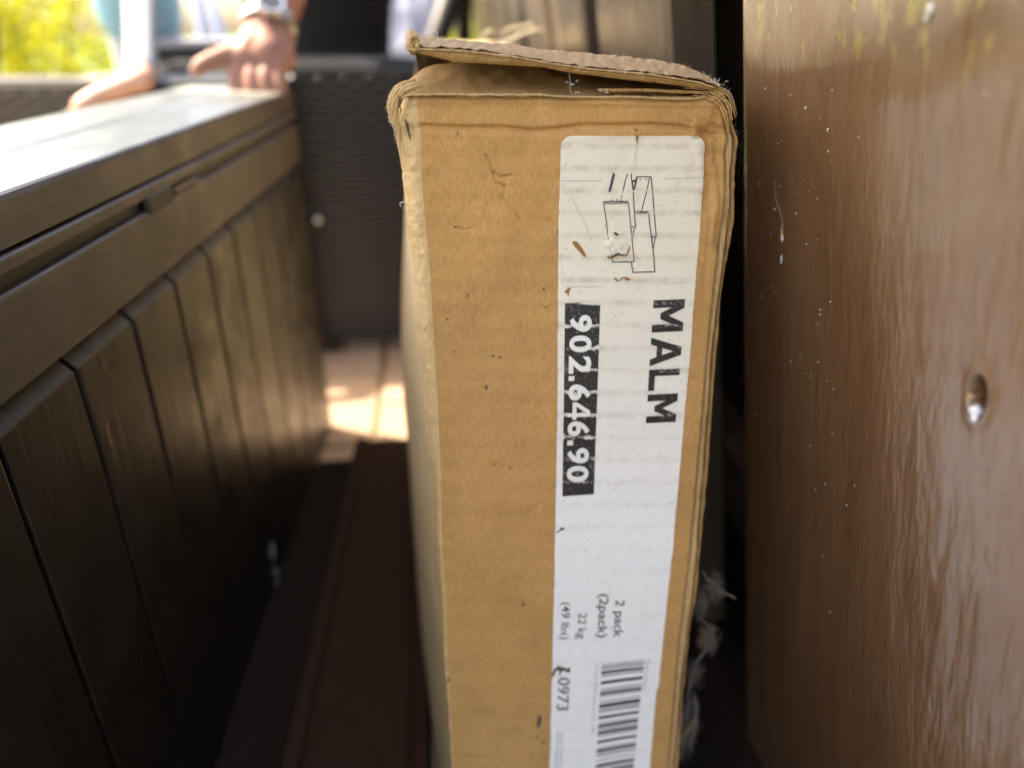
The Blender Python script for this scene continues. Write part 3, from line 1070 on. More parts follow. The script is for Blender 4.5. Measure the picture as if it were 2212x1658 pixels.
numln = Line((1229.6, 679.5), (1223, 1040), (1277.5, 679), (1270.5, 1039))
for ch, y0, y1 in (('9', 679.5, 716), ('0', 723.5, 760), ('2', 768, 806), ('.', 811, 821.5), ('6', 829, 864), ('4', 867.5, 905), ('6', 908.5, 941.5), ('.', 950, 961), ('9', 967, 1000.5), ('0', 1005.5, 1040)):
    t0, t1 = (y0 - 679.5) / 360.5, (y1 - 679.5) / 360.5
    if ch == '.':
        V2, F = np.array([(0, 0), (1, 0), (1, 0.26), (0, 0.26)], float), [(0, 1, 2, 3)]
    elif ch == '4':
        po = [[(.62, 0), (.62, .20), (0, .20), (0, .40), (.50, 1), (.84, 1), (.84, .38), (1, .38), (1, .20), (.84, .20), (.84, 0)], [(.24, .38), (.62, .38), (.62, .80)]]
        F = [tuple(t) for t in tessellate_polygon([[Vector((p[0], p[1], 0)) for p in q] for q in po])]
        V2 = np.array([p for q in po for p in q], float)
    else:
        V2, F = text_mesh(ch, 0.030)
        V2 = (V2 - V2.min(0)) / (V2.max(0) - V2.min(0))
    V2[:, 0] = t0 + (t1 - t0) * V2[:, 0]
    subdiv_place('printed_digit', V2, F, numln, M['paper_white'], 0.00065)
text('printed_text', '2 pack', Line((1329.5, 1294), (1324, 1373), (1348.5, 1294), (1343.5, 1373)), M['ink_soft'], offset=0.012)
text('printed_text', '(2pack)', Line((1294.5, 1280.5), (1290, 1374), (1314, 1280.5), (1309.5, 1374)), M['ink_soft'], offset=0.012)
text('printed_text', '22 kg', Line((1249, 1322), (1246.5, 1376.5), (1266.3, 1322), (1264, 1376.5)), M['ink_soft'], offset=0.004)
text('printed_text', '(49 lbs)', Line((1213.5, 1298.5), (1210.5, 1378), (1230.8, 1298.5), (1228, 1378)), M['ink_soft'], offset=0.004)
text('printed_text', '0973', Line((1205.7, 1461), (1202, 1532), (1230, 1461), (1226.3, 1532)), M['ink_soft'], offset=0.004)
text('printed_text', 'Made in Poland', Line((1394.5, 1420), (1386.5, 1490), (1402.5, 1420), (1394.5, 1490)), M['ink_faint'])
text('printed_text', '\u00a9 Inter IKEA Systems B.V. 1999', Line((1285.5, 1434), (1275.5, 1582), (1292.5, 1434), (1282.5, 1582)), M['ink_faint'])

# MALM, bold letters drawn as outlines (t, h in letter units)
GL = {
    'M': [[(0, 0), (0, 1), (.27, 1), (.5, .52), (.73, 1), (1, 1), (1, 0), (.76, 0), (.76, .60), (.585, .25), (.415, .25), (.24, .60), (.24, 0)]],
    'A': [[(0, 0), (.36, 1), (.64, 1), (1, 0), (.76, 0), (.69, .20), (.31, .20), (.24, 0)], [(.375, .38), (.625, .38), (.5, .74)]],
    'L': [[(0, 0), (0, 1), (.31, 1), (.31, .20), (1, .20), (1, 0)]],
}
mal = Line((1410, 648), (1393.4, 912.5), (1478, 645), (1457.5, 909))
for ch, t0, t1 in (('M', 0, .261), ('A', .303, .5376), ('L', .565, .7357), ('M', .766, 1.0)):
    polys = GL[ch]
    flat = [p for q in polys for p in q]
    tri = tessellate_polygon([[Vector((p[0], p[1], 0)) for p in q] for q in polys])
    V2 = np.array(flat, float)
    V2[:, 0] = t0 + (t1 - t0) * V2[:, 0]
    subdiv_place('printed_letter', V2, [tuple(t) for t in tri], mal, M['ink_bold'], 0.00055)

# barcode
bars = [(90, 97), (115, 128), (145, 158), (182, 220), (238, 252), (312, 352), (410, 418), (438, 450), (463, 500), (515, 522), (580, 590), (614, 665), (683, 697), (712, 725), (777, 815),
        (860, 868), (885, 925), (945, 960), (975, 1017), (1035, 1045), (1096, 1132), (1185, 1192), (1210, 1250), (1268, 1278), (1293, 1303), (1355, 1365), (1412, 1452), (1470, 1482), (1500, 1540),
        (1560, 1572), (1610, 1650), (1680, 1690), (1710, 1722), (1760, 1800), (1830, 1840), (1870, 1910), (1930, 1940), (1975, 2010)]
bl0, bl1 = np.array((1299, 1432.7)), np.array((1285.7, 1653.7))
br0, br1 = np.array((1390.5, 1422.0)), np.array((1369, 1638.0))
for (a, b) in bars:
    ta, tb = (a - 90) / 1350, (b - 90) / 1350
    flat_grid('barcode_bar', [bl0 + (bl1 - bl0) * ta, br0 + (br1 - br0) * ta, br0 + (br1 - br0) * tb, bl0 + (bl1 - bl0) * tb], M['ink_soft'], 0.0004, 6, 2)

# furniture drawing
def zz(x, y):
    return (1176.8 + x * .2184, 271.6 + y * .2184)


strokes = [
    ([(660, 468), (682, 474)], 5), ([(676, 478), (655, 570), (632, 655)], 19), ([(812, 475), (785, 565), (762, 660)], 6), ([(758, 680), (746, 735)], 3), ([(848, 470), (855, 560), (868, 650), (880, 860), (890, 1000)], 7),
    ([(905, 508), (888, 580), (872, 640)], 13), ([(856, 550), (892, 545)], 14), ([(858, 560), (866, 630)], 12), ([(905, 505), (1045, 505)], 6), ([(1045, 505), (1058, 640), (1075, 850), (1095, 1092)], 7),
    ([(1030, 515), (990, 690), (950, 845)], 6), ([(570, 755), (640, 750), (815, 750)], 9), ([(572, 770), (820, 766)], 5), ([(576, 772), (605, 950), (620, 1110), (655, 1280), (665, 1348)], 6),
    ([(665, 1348), (878, 1342)], 7), ([(878, 1342), (858, 1120), (838, 930), (820, 757)], 6), ([(885, 855), (1018, 850)], 10), ([(885, 868), (1020, 864)], 4),
    ([(1020, 858), (1045, 1090), (1065, 1230), (1082, 1443)], 7), ([(1082, 1443), (868, 1448)], 7), ([(868, 1448), (858, 1400), (851, 1346)], 7), ([(845, 1000), (895, 1003)], 6), ([(884, 1010), (857, 1108)], 5),
    ([(846, 1005), (857, 1108)], 5), ([(1050, 1096), (1097, 1094)], 6), ([(1050, 1098), (1064, 1215)], 6), ([(1085, 1100), (1065, 1215)], 5),
]


def stroke(mm, uvl, pts, wd, off):
    p = np.array([zz(*q) for q in pts], float)
    d = np.gradient(p, axis=0)
    d /= np.linalg.norm(d, axis=1)[:, None]
    nrm = np.stack([-d[:, 1], d[:, 0]], -1) * (wd * 1.25 + 1) * .2184 / 2
    Q = np.stack([p - nrm, p + nrm], 1)
    mm.grid(face(Q[..., 0], Q[..., 1], off))
    uvl.append(Q.reshape(-1, 2) / 1000)


m = MB()
uvs = []
for pts, wd in strokes:
    p = np.array(pts, float)
    tt = np.linspace(0, 1, 2 + 3 * (len(p) - 1))
    pp = np.stack([np.interp(tt, np.linspace(0, 1, len(p)), p[:, i]) for i in (0, 1)], -1)
    stroke(m, uvs, pp, wd, 0.0006)
for (x, y) in [(653, 738), (710, 735), (938, 532), (995, 528), (915, 838), (745, 742)]:
    pt = blob(*zz(x, y), 1.7, 1.6, 10)
    patch(m, pt, 0.0006, uvs)
m.build('printed_drawing', M['ink_line'], lab, uv=np.concatenate(uvs), label='line drawing of two long drawers printed on the label')
for pts, wd in [([(155, 547), (350, 546), (560, 545)], 3), ([(1165, 525), (1350, 520), (1560, 515)], 3), ([(250, 690), (330, 840), (410, 1000), (465, 1150)], 2.5), ([(893, 105), (905, 180), (888, 300), (865, 460)], 3),
                ([(200, 1592), (400, 1588), (560, 1586)], 3), ([(1110, 1560), (1380, 1550)], 2)]:
    m, uvs = MB(), []
    stroke(m, uvs, pts, wd, 0.0005)
    m.build('label_crease', M['ink_faint'], lab, uv=np.concatenate(uvs))
# torn and rubbed through places on the label
piece('rubbed_patch', [zz(*q) for q in [(268, 1150), (290, 1140), (320, 1150), (355, 1195), (385, 1240), (405, 1290), (390, 1300), (360, 1270), (320, 1225), (285, 1185)]], 0.0006, M['tear'], lab)
piece('rubbed_patch', [zz(*q) for q in [(670, 1505), (700, 1500), (715, 1530), (760, 1495), (800, 1490), (850, 1518), (800, 1530), (775, 1505), (712, 1540)]], 0.0006, M['tear'], lab)
piece('rubbed_patch', [zz(*q) for q in [(185, 1648), (225, 1605), (262, 1600), (240, 1630), (232, 1690), (215, 1650)]], 0.0006, M['tear'], lab)
piece('rubbed_patch', [zz(*q) for q in [(885, 92), (905, 88), (915, 110), (905, 185), (893, 150)]], 0.0012, M['tear'], lab)
piece('rubbed_patch', [zz(*q) for q in [(600, 1292), (630, 1285), (655, 1300), (640, 1318)]], 0.0014, M['tear'], lab)
piece('rubbed_patch', [zz(*q) for q in [(770, 1280), (800, 1262), (825, 1180), (835, 1200), (815, 1265), (790, 1295)]], 0.0017, M['tear'], lab)

piece('ragged_tear', [zz(*q) for q in [(650, 1290), (690, 1262), (725, 1250), (735, 1265), (780, 1268), (770, 1284), (720, 1280), (690, 1290), (655, 1308)]], 0.0018, M['tear_dark'], lab)
piece('ragged_tear', [zz(*q) for q in [(670, 1050), (700, 1055), (725, 1075), (700, 1085), (680, 1072)]], 0.0016, M['tear_dark'], lab)
for (x, y, rx, ry, rot) in [(1197, 1448, 3, 12, 0.4), (1206, 1441, 5, 6, 0), (1216, 1443, 7, 4, 0.2), (1227, 1445, 5, 5, 0), (1210, 1449, 2, 8, .3), (1212, 1140, 6, 2.5, -.3), (1205, 1146, 5, 1.2, -.5)]:
    piece('ragged_tear', blob(x, y, rx, ry, seed=int(x), rot=rot), 0.0006, M['tear_dark'], lab)
# two runs of rubbed out small print at the foot of the label
m = MB()
uvs = []
for x0, x1 in ((1212, 1206), (1203, 1197)):
    y = 1578.0
    while y < 1660:
        L = random.uniform(1.5, 5)
        t = (y - 1578) / 80
        x = x0 + (x1 - x0) * t
        for k in range(2):
            xx = x + random.uniform(-1.5, 4)
            patch(m, [(xx, y), (xx + random.uniform(1, 3), y), (xx + random.uniform(1, 3), y + L), (xx, y + L)], 0.0005, uvs)
        y += L + random.uniform(0.8, 2.4)
m.build('rubbed_small_print', M['ink_faint'], lab, uv=np.concatenate(uvs), kind='stuff')

# ================================================================== FENCE
FX = 0.200
fence = thing('timber_fence', 'brown painted timber fence of upright boards right beside the cardboard box', 'fence', (0.24, 0.9, 0))


LEAN = 0.15                                             # the fence leans over the alley


def fpt(px, py, off=0.0):
    return on_plane(px, py, np.array([FX - off, 0, 0.645]), np.array([1.0, 0, LEAN]))


def lean(mm):
    for a_ in mm.v:
        a_[:, 0] += LEAN * (0.645 - a_[:, 2])
    return mm


FH = 1.02


def spaced(lo, hi, step, spots, fine, half):
    a = list(np.arange(lo, hi, step)) + [hi]
    for s_ in spots:
        a += list(np.arange(s_ - half, s_ + half, fine))
    a = sorted(a)
    r_ = [a[0]]
    for q in a[1:]:
        if q - r_[-1] > fine * 0.6:
            r_.append(q)
    return np.array(r_)


H1 = fpt(np.array([2113.]), np.array([858.]))[0]      # nail hole
H2 = fpt(np.array([1689.]), np.array([500.]))[0]      # gouge
Yg = spaced(-0.10, 0.490, 0.006, [H1[1], H2[1]], 0.0006, 0.008)
Zg = spaced(0.0, FH, 0.008, [H1[2], H2[2] - 0.004], 0.0009, 0.018)
YY, ZZ = np.meshgrid(Yg, Zg)
XX = np.full(YY.shape, FX)
XX += 0.0004 * fbm(YY * 60, ZZ * 6, 201, 3) + 0.0008 * fbm(YY * 12, ZZ * 2.5, 205, 2)
d1 = np.hypot((YY - H1[1]) / 0.0046, (ZZ - H1[2]) / 0.0085)
XX += 0.020 * np.clip(1.15 - d1, 0, 0.35) / 0.35
XX -= 0.0005 * np.exp(-((d1 - 1.5) / 0.4) ** 2)
d2 = np.hypot((YY - H2[1]) / 0.0024, (ZZ - H2[2]) / 0.0065)
XX += 0.006 * np.clip(1.1 - d2, 0, 0.6) / 0.6
XX += 0.008 * np.clip((YY - 0.474) / 0.016, 0, 1) ** 2        # worn arris at the far edge
m = MB()
m.grid(np.stack([XX, YY, ZZ], -1)[:, ::-1])
k = len(Yg)
side = np.stack([np.stack([XX[:, -1], YY[:, -1], ZZ[:, -1]], -1), np.stack([np.full(len(Zg), FX + 0.038), np.full(len(Zg), 0.491), Zg], -1)], 1)
m.grid(side)
nb = lean(m).build('board', M['fence'], fence, smooth=True, label='nearest glossy brown fence board with a nail hole')
m = MB()
m.box((FX + 0.0225, -0.10, 0.0), (FX + 0.037, 0.485, FH - 0.001))
lean(m).build('board_core', M['fence_back'], nb)
bm_spec = [(0.632, 0.893), (0.968, 1.215), (1.255, 1.49), (1.55, 1.78), (1.84, 2.07), (2.13, 2.36), (2.42, 2.65), (2.71, 2.94)]
for (a, b) in bm_spec:
    m = MB()
    n_ = 24
    ysb = np.linspace(a, b, n_)
    zsb = np.linspace(0, FH, 40)
    Yb, Zb = np.meshgrid(ysb, zsb)
    Xb = FX + 0.001 * fbm(Yb * 20, Zb * 3, 210 + int(a * 10), 3) + 0.004 * (np.clip((a + 0.006 - Yb) / 0.006, 0, 1) ** 2 + np.clip((Yb - b + 0.006) / 0.006, 0, 1) ** 2)
    m.grid(np.stack([Xb, Yb, Zb], -1)[:, ::-1])
    m.grid(np.stack([np.stack([np.full(40, FX + 0.040), np.full(40, a + 0.001), zsb], -1), np.stack([Xb[:, 0], Yb[:, 0], zsb], -1)], 1))
    m.grid(np.stack([np.stack([Xb[:, -1], Yb[:, -1], zsb], -1), np.stack([np.full(40, FX + 0.040), np.full(40, b - 0.001), zsb], -1)], 1))
    lean(m).build('board', M['fence_far'], fence, smooth=False)
for (a, b) in [(-0.06 + 0.235 * k, 0.172 + 0.235 * k) for k in range(13)]:
    m = MB()
    m.box((FX + 0.085, a, 0.0), (FX + 0.105, b, FH))
    bevel(lean(m).build('back_board', M['fence_back'], fence), 0.002)
for z in (0.18, 0.80):
    m = MB()
    m.box((FX + 0.0405, -0.10, z), (FX + 0.0845, 2.9, z + 0.08))
    lean(m).build('rail', M['fence_back'], fence)
# grit and spatter stuck to the paint of the near board
m = MB()
for k in range(170):
    x = random.choice([random.uniform(1625, 1800), random.uniform(1640, 2200)])
    y = random.uniform(90, 1640)
    c = fpt(np.array([x]), np.array([y]), 0.0002)[0]
    r_ = random.choice([0.0002, 0.00025, 0.0003, 0.0004]) * random.uniform(0.8, 1.3)
    v = np.array([(-1, 0, 0), (1, 0, 0), (0, -1, 0), (0, 1, 0), (0, 0, -1.6), (0, 0, 1.6)]) * r_
    m.add(c + v, [(0, 2, 5), (2, 1, 5), (1, 3, 5), (3, 0, 5), (2, 0, 4), (1, 2, 4), (3, 1, 4), (0, 3, 4)])
m.build('grit_specks', M['speck'], nb, kind='stuff')


def ball(mm, c, r, seed, amp=0.3, n=14):
    th, ph = np.meshgrid(np.linspace(0, math.pi, n), np.linspace(0, 2 * math.pi, n + 6), indexing='ij')
    ux, uy, uz = np.sin(th) * np.cos(ph), np.sin(th) * np.sin(ph), np.cos(th)
    rr2 = 1 + amp * fbm(ux * 3 + seed, uy * 3 + uz * 2, seed, 3)
    r = np.broadcast_to(np.asarray(r, float), (3,))
    mm.grid(np.stack([c[0] + r[0] * ux * rr2, c[1] + r[1] * uy * rr2, c[2] + r[2] * uz * rr2], -1))


m = MB()
ball(m, (H1[0] + 0.001, H1[1], H1[2] - 0.0064), (0.0022, 0.0022, 0.0024), 3)
ball(m, (H1[0], H1[1] - 0.001, H1[2] - 0.0088), (0.0008, 0.0014, 0.002), 4)
m.build('web_tuft', M['web'], nb, smooth=True)
m = MB()
c2 = fpt(np.array([1688.]), np.array([556.]))[0]
ball(m, c2, (0.0005, 0.0012, 0.0030), 5, 0.8)
m.tube(fpt(np.array([1672, 1674, 1680, 1690.]), np.array([395, 430, 448, 480.]), 0.0005), 0.00006, 4)
m.build('web_tuft', M['web'], nb, smooth=True)
for (x, y, r_) in [(1739, 234, .0007), (1787, 281, .0007), (2008, 22, .0022), (1672, 452, .0006), (1652, 192, .0006), (2002, 38, .0016)]:
    m = MB()
    ball(m, fpt(np.array([float(x)]), np.array([float(y)]), 0.0003)[0], (r_ * .6, r_, r_ * 1.2), int(x), 0.2)
    m.build('spatter', M['speck'], nb, smooth=True)

# ================================================================== DUSTY COBWEB behind the box edge
cw = thing('cobweb', 'grey dusty cobweb hanging in the gap between box and fence', 'cobweb', (0.175, 0.40, 0.25))


m = MB()
pxtube(m, [(1518, 1232), (1526, 1250), (1548, 1260), (1560, 1276), (1588, 1293)], 0.392, [0.0010, 0.0011, 0.0006], 3)
pxtube(m, [(1522, 1264), (1545, 1276), (1570, 1282)], 0.393, [0.0009, 0.0008, 0.0004], 5)
pxtube(m, [(1508, 1296), (1522, 1304), (1516, 1318)], 0.39, [0.002, 0.0018, 0.001], 7)
pxtube(m, [(1505, 1332), (1524, 1344), (1541, 1357), (1539, 1388), (1528, 1402), (1506, 1424), (1492, 1468), (1484, 1520), (1482, 1580), (1492, 1620)], 0.388,
       [0.0005, 0.0006, 0.0010, 0.0007, 0.0008, 0.0013, 0.0014, 0.0015, 0.0012, 0.0005], 9, 60)
pxtube(m, [(1500, 1500), (1504, 1530), (1500, 1570), (1488, 1610)], 0.386, [0.001, 0.002, 0.0022, 0.0012], 11)
pxtube(m, [(1476, 1540), (1472, 1590), (1474, 1640)], 0.385, [0.002, 0.0026, 0.001], 13)
m.build('web_rope', M['dusty_web'], cw, smooth=True)
m = MB()
for k in range(1100):
    x0, y0 = random.choice([(1545, 1270), (1515, 1300), (1535, 1380), (1500, 1450), (1486, 1520), (1494, 1560), (1484, 1600)])
    t = np.linspace(0, 1, 6)
    a0, cv, L = random.uniform(0, 6.3), random.uniform(-3, 3), random.uniform(6, 18)
    m.tube(at_y(x0 + random.gauss(0, 7) + L * t * np.cos(a0 + cv * t), y0 + random.gauss(0, 14) + L * t * np.sin(a0 + cv * t), 0.388 + random.uniform(-.008, .006) + 0 * t), 0.00011, 3)
m.build('web_threads', M['dusty_web'], cw, kind='stuff')
m = MB()
pxtube(m, [(1466, 1606), (1482, 1580), (1500, 1550)], 0.383, [0.0006, 0.0006, 0.0004], 15, 10, 0.3)
pxtube(m, [(1470, 1602), (1490, 1572), (1504, 1552)], 0.383, [0.0005, 0.0005, 0.0003], 17, 10, 0.3)
m.build('dry_straw', M['straw'], cw, smooth=True)
m = MB()
ball(m, at_y(np.array([1522.]), np.array([1375.]), 0.397)[0], (0.005, 0.004, 0.009), 8, 0.6, 22)
m.build('crumpled_leaf', simple('dead_leaf', (0.14, 0.09, 0.06), 0.9, 0.1), cw, smooth=True)

# ================================================================== STORAGE CHEST
CORN = at_y(np.array([630.]), np.array([195.]), 1.2)[0]
GA = R(3.13)
AX = np.array([math.sin(GA), math.cos(GA), 0])
BX = np.array([-math.cos(GA), math.sin(GA), 0])
ZT = float(CORN[2])


def dk(a, b, z):
    """chest coordinates: a along its length (0 = far end), b away from the alley, z up"""
    a, b, z = np.broadcast_arrays(np.asarray(a, float), np.asarray(b, float), np.asarray(z, float))
    return np.stack([CORN[0] + AX[0] * a + BX[0] * b, CORN[1] + AX[1] * a + BX[1] * b, z], -1)


class DB(MB):
    def dbox(s, a0, a1, b0, b1, z0, z1):
        v = dk([a0, a1, a1, a0] * 2, [b0, b0, b1, b1] * 2, [z0] * 4 + [z1] * 4)
        s.add(v, [(0, 1, 2, 3), (7, 6, 5, 4), (4, 5, 1, 0), (5, 6, 2, 1), (6, 7, 3, 2), (7, 4, 0, 3)])


base_p = dk(-0.6, 0.1, 0.0)
chest = thing('storage_chest', 'dark brown plastic storage chest with wood effect planks and lid painted pale for glare', 'storage chest', tuple(base_p))
A0, A1 = -1.28, 0.0
BW = 0.185
# lid: extruded profile (b, z)
prof = [(0.006, ZT - 0.030), (0.0, ZT - 0.028), (0.0, ZT - 0.004), (0.0015, ZT - 0.001), (0.004, ZT), (0.066, ZT + 0.0035), (0.072, ZT + 0.0050), (0.080, ZT + 0.0058), (0.150, ZT + 0.0060), (0.160, ZT + 0.0042),
        (0.172, ZT - 0.006), (BW, ZT - 0.030)]
m = DB()
aa = np.linspace(A0, A1, 60)
G = np.array([[dk(a, b, z) for (b, z) in prof] for a in aa])
m.grid(G[:, :5])
m.grid(G[:, -3:])
m.add(G[-1], [tuple(range(len(prof)))])
m.add(G[0], [tuple(range(len(prof)))[::-1]])
lid = m.build('lid', M['deck_long'], chest, smooth=False)
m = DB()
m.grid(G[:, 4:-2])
m.build('lid_top', M['deck_top'], lid, label='top of the chest lid, painted pale for glare')
m = DB()
m.dbox(A0 + 0.002, A1 - 0.002, -0.0025, BW - 0.004, ZT - 0.0405, ZT - 0.0305)     # lip under the lid
bevel(m.build('lid_lip', M['deck_long'], lid), 0.0025, 3)
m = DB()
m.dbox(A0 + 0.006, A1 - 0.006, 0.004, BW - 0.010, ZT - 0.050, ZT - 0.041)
m.build('lid_shadow_gap', M['recess_shade'], chest)  # black fill painted in for the shadow band under the lip
m = DB()
m.dbox(A0 + 0.004, A1 - 0.004, -0.002, BW - 0.008, 0.468, ZT - 0.0495)
bevel(m.build('top_rail', M['deck_long'], chest), 0.003, 3)
m = DB()
m.dbox(-0.585, -0.53, -0.0035, 0.003, ZT - 0.054, ZT - 0.038)
bevel(m.build('lid_catch', M['recess_shade'], chest), 0.004, 3)  # dark block standing for the shade in the catch recess
m = DB()
m.dbox(-0.525, -0.46, -0.0032, 0.003, ZT - 0.050, ZT - 0.0425)
bevel(m.build('lid_catch', M['deck_long'], chest), 0.003, 2)
# body core + planks standing in front of it
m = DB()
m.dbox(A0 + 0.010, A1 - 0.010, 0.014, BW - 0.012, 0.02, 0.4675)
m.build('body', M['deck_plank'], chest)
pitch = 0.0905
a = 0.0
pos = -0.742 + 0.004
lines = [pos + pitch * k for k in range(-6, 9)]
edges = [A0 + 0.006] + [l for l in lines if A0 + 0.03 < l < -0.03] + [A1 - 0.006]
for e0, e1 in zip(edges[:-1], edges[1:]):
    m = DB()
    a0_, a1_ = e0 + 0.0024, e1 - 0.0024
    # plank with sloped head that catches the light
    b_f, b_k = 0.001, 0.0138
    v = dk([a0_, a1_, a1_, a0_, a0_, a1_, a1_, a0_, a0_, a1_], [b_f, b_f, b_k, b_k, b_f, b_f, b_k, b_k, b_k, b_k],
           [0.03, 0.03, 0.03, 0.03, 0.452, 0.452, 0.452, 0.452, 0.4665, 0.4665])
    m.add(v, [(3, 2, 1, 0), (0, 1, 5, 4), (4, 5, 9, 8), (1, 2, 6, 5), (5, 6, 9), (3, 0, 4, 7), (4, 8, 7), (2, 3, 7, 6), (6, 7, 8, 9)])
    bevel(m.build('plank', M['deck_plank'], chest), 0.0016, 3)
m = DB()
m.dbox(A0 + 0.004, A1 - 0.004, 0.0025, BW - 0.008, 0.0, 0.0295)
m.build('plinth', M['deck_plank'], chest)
dust_m = simple('grey_dust', (0.20, 0.19, 0.19), 0.95, 0.1)
for (x, y, r_) in [(588, 1190, .008), (596, 1235, .005), (600, 1262, .004)]:
    c = on_plane(np.array([float(x)]), np.array([float(y)]), CORN, BX)[0]
    m = MB()
    ball(m, c, (0.002, r_ * .7, r_ * 1.5), x, 0.5)
    m.build('dust_tuft', dust_m, chest, smooth=True)

# ================================================================== DARK PLANK ON THE GROUND
m = MB()
p1, p2 = at_z(np.array([768.]), np.array([946.]), 0.05)[0], at_z(np.array([598.]), np.array([1658.]), 0.05)[0]
pl = thing('timber_plank', 'dark brown timber plank lying flat on the paving between chest and cardboard box', 'plank', (-0.10, 0.62, 0.0))
n_ = 30
yy = np.linspace(0.10, float(p1[1]), n_)
xl_ = np.interp(yy, [float(p2[1]), float(p1[1])], [float(p2[0]), float(p1[0])])
P = []
for y, x in zip(yy, xl_):
    z = 0.05 + 0.0008 * float(fbm(y * 9, 1, 301, 2))
    xc = float(CORN[0] + (y - CORN[1]) * math.tan(GA)) + 0.001
    P.append([(x, y, 0.001), (x, y, 0.014), (x, y, z - 0.004), (x + 0.004, y, z), (x + 0.018, y, z), (x + 0.021, y, z - 0.006), (x + 0.025, y, z - 0.006), (-0.046, y, z - 0.006), (-0.044, y, z - 0.009), (-0.042, y, z - 0.009),
              (-0.039, y, z - 0.004), (-0.027, y, z - 0.004), (-0.025, y, 0.001)])
P = np.array(P)
m.grid(P)
m.add(P[-1], [tuple(range(13))])
m.add(P[0], [tuple(range(13))[::-1]])
m.build('board', M['plank'], pl)
m = MB()
Q = []
for y, x in zip(yy, xl_):
    xc = float(CORN[0] + (y - CORN[1]) * math.tan(GA)) + 0.001
    Q.append([(xc, y, 0.001), (xc, y, 0.010), (x - 0.0005, y, 0.010), (x - 0.0005, y, 0.001)])
Q = np.array(Q)
m.grid(Q)
m.add(Q[-1], [(0, 1, 2, 3)])
m.build('side_shade_strip', M['floor_shade'], pl)  # near-black strip standing for floor shade beside the chest

# ================================================================== RATTAN FURNITURE
def weave(mm, O, U, V, w_, h_, stake=0.024, row=0.013, amp=0.0036):
    """basket weave of resin strands on the rectangle O + U*w + V*h, facing U x V"""
    O, U, V = (np.array(q, float) for q in (O, U, V))
    N = np.cross(U, V)
    ns = max(2, int(w_ / stake))
    x = np.linspace(0, w_, ns * 4 + 1)
    for r_ in range(int(h_ / row)):
        s_ = amp * np.cos(x / stake * math.pi + math.pi * (r_ % 2))
        z = (r_ + 0.5) * row
        G = []
        for dz, dn in ((-0.5, -0.0020), (-0.25, 0.0014), (0.25, 0.0014), (0.5, -0.0020)):
            G.append(O + U * x[:, None] + V * (z + dz * row * 0.94) + N * (s_ + dn)[:, None])
        mm.grid(np.array(G))
    # backing
    mm.add([O - N * .004, O + U * w_ - N * .004, O + U * w_ + V * h_ - N * .004, O + V * h_ - N * .004], [(0, 1, 2, 3)])


def braid(mm, pts, r_, seed):
    pts = np.array(pts, float)
    s_ = np.concatenate([[0], np.cumsum(np.linalg.norm(np.diff(pts, axis=0), axis=1))])
    n_ = max(8, int(s_[-1] / 0.006))
    t = np.linspace(0, s_[-1], n_)
    P_ = np.stack([np.interp(t, s_, pts[:, i]) for i in range(3)], -1)
    for k in range(3):
        ph = 2 * math.pi * k / 3
        off = np.stack([np.zeros(n_), 0.55 * r_ * np.cos(t / 0.03 * 2 * math.pi + ph), 0.55 * r_ * np.sin(t / 0.03 * 2 * math.pi + ph)], -1)
        if abs(P_[-1, 1] - P_[0, 1]) > abs(P_[-1, 0] - P_[0, 0]):
            off = off[:, [1, 0, 2]]
        mm.tube(P_ + off, r_ * 0.75, 6)


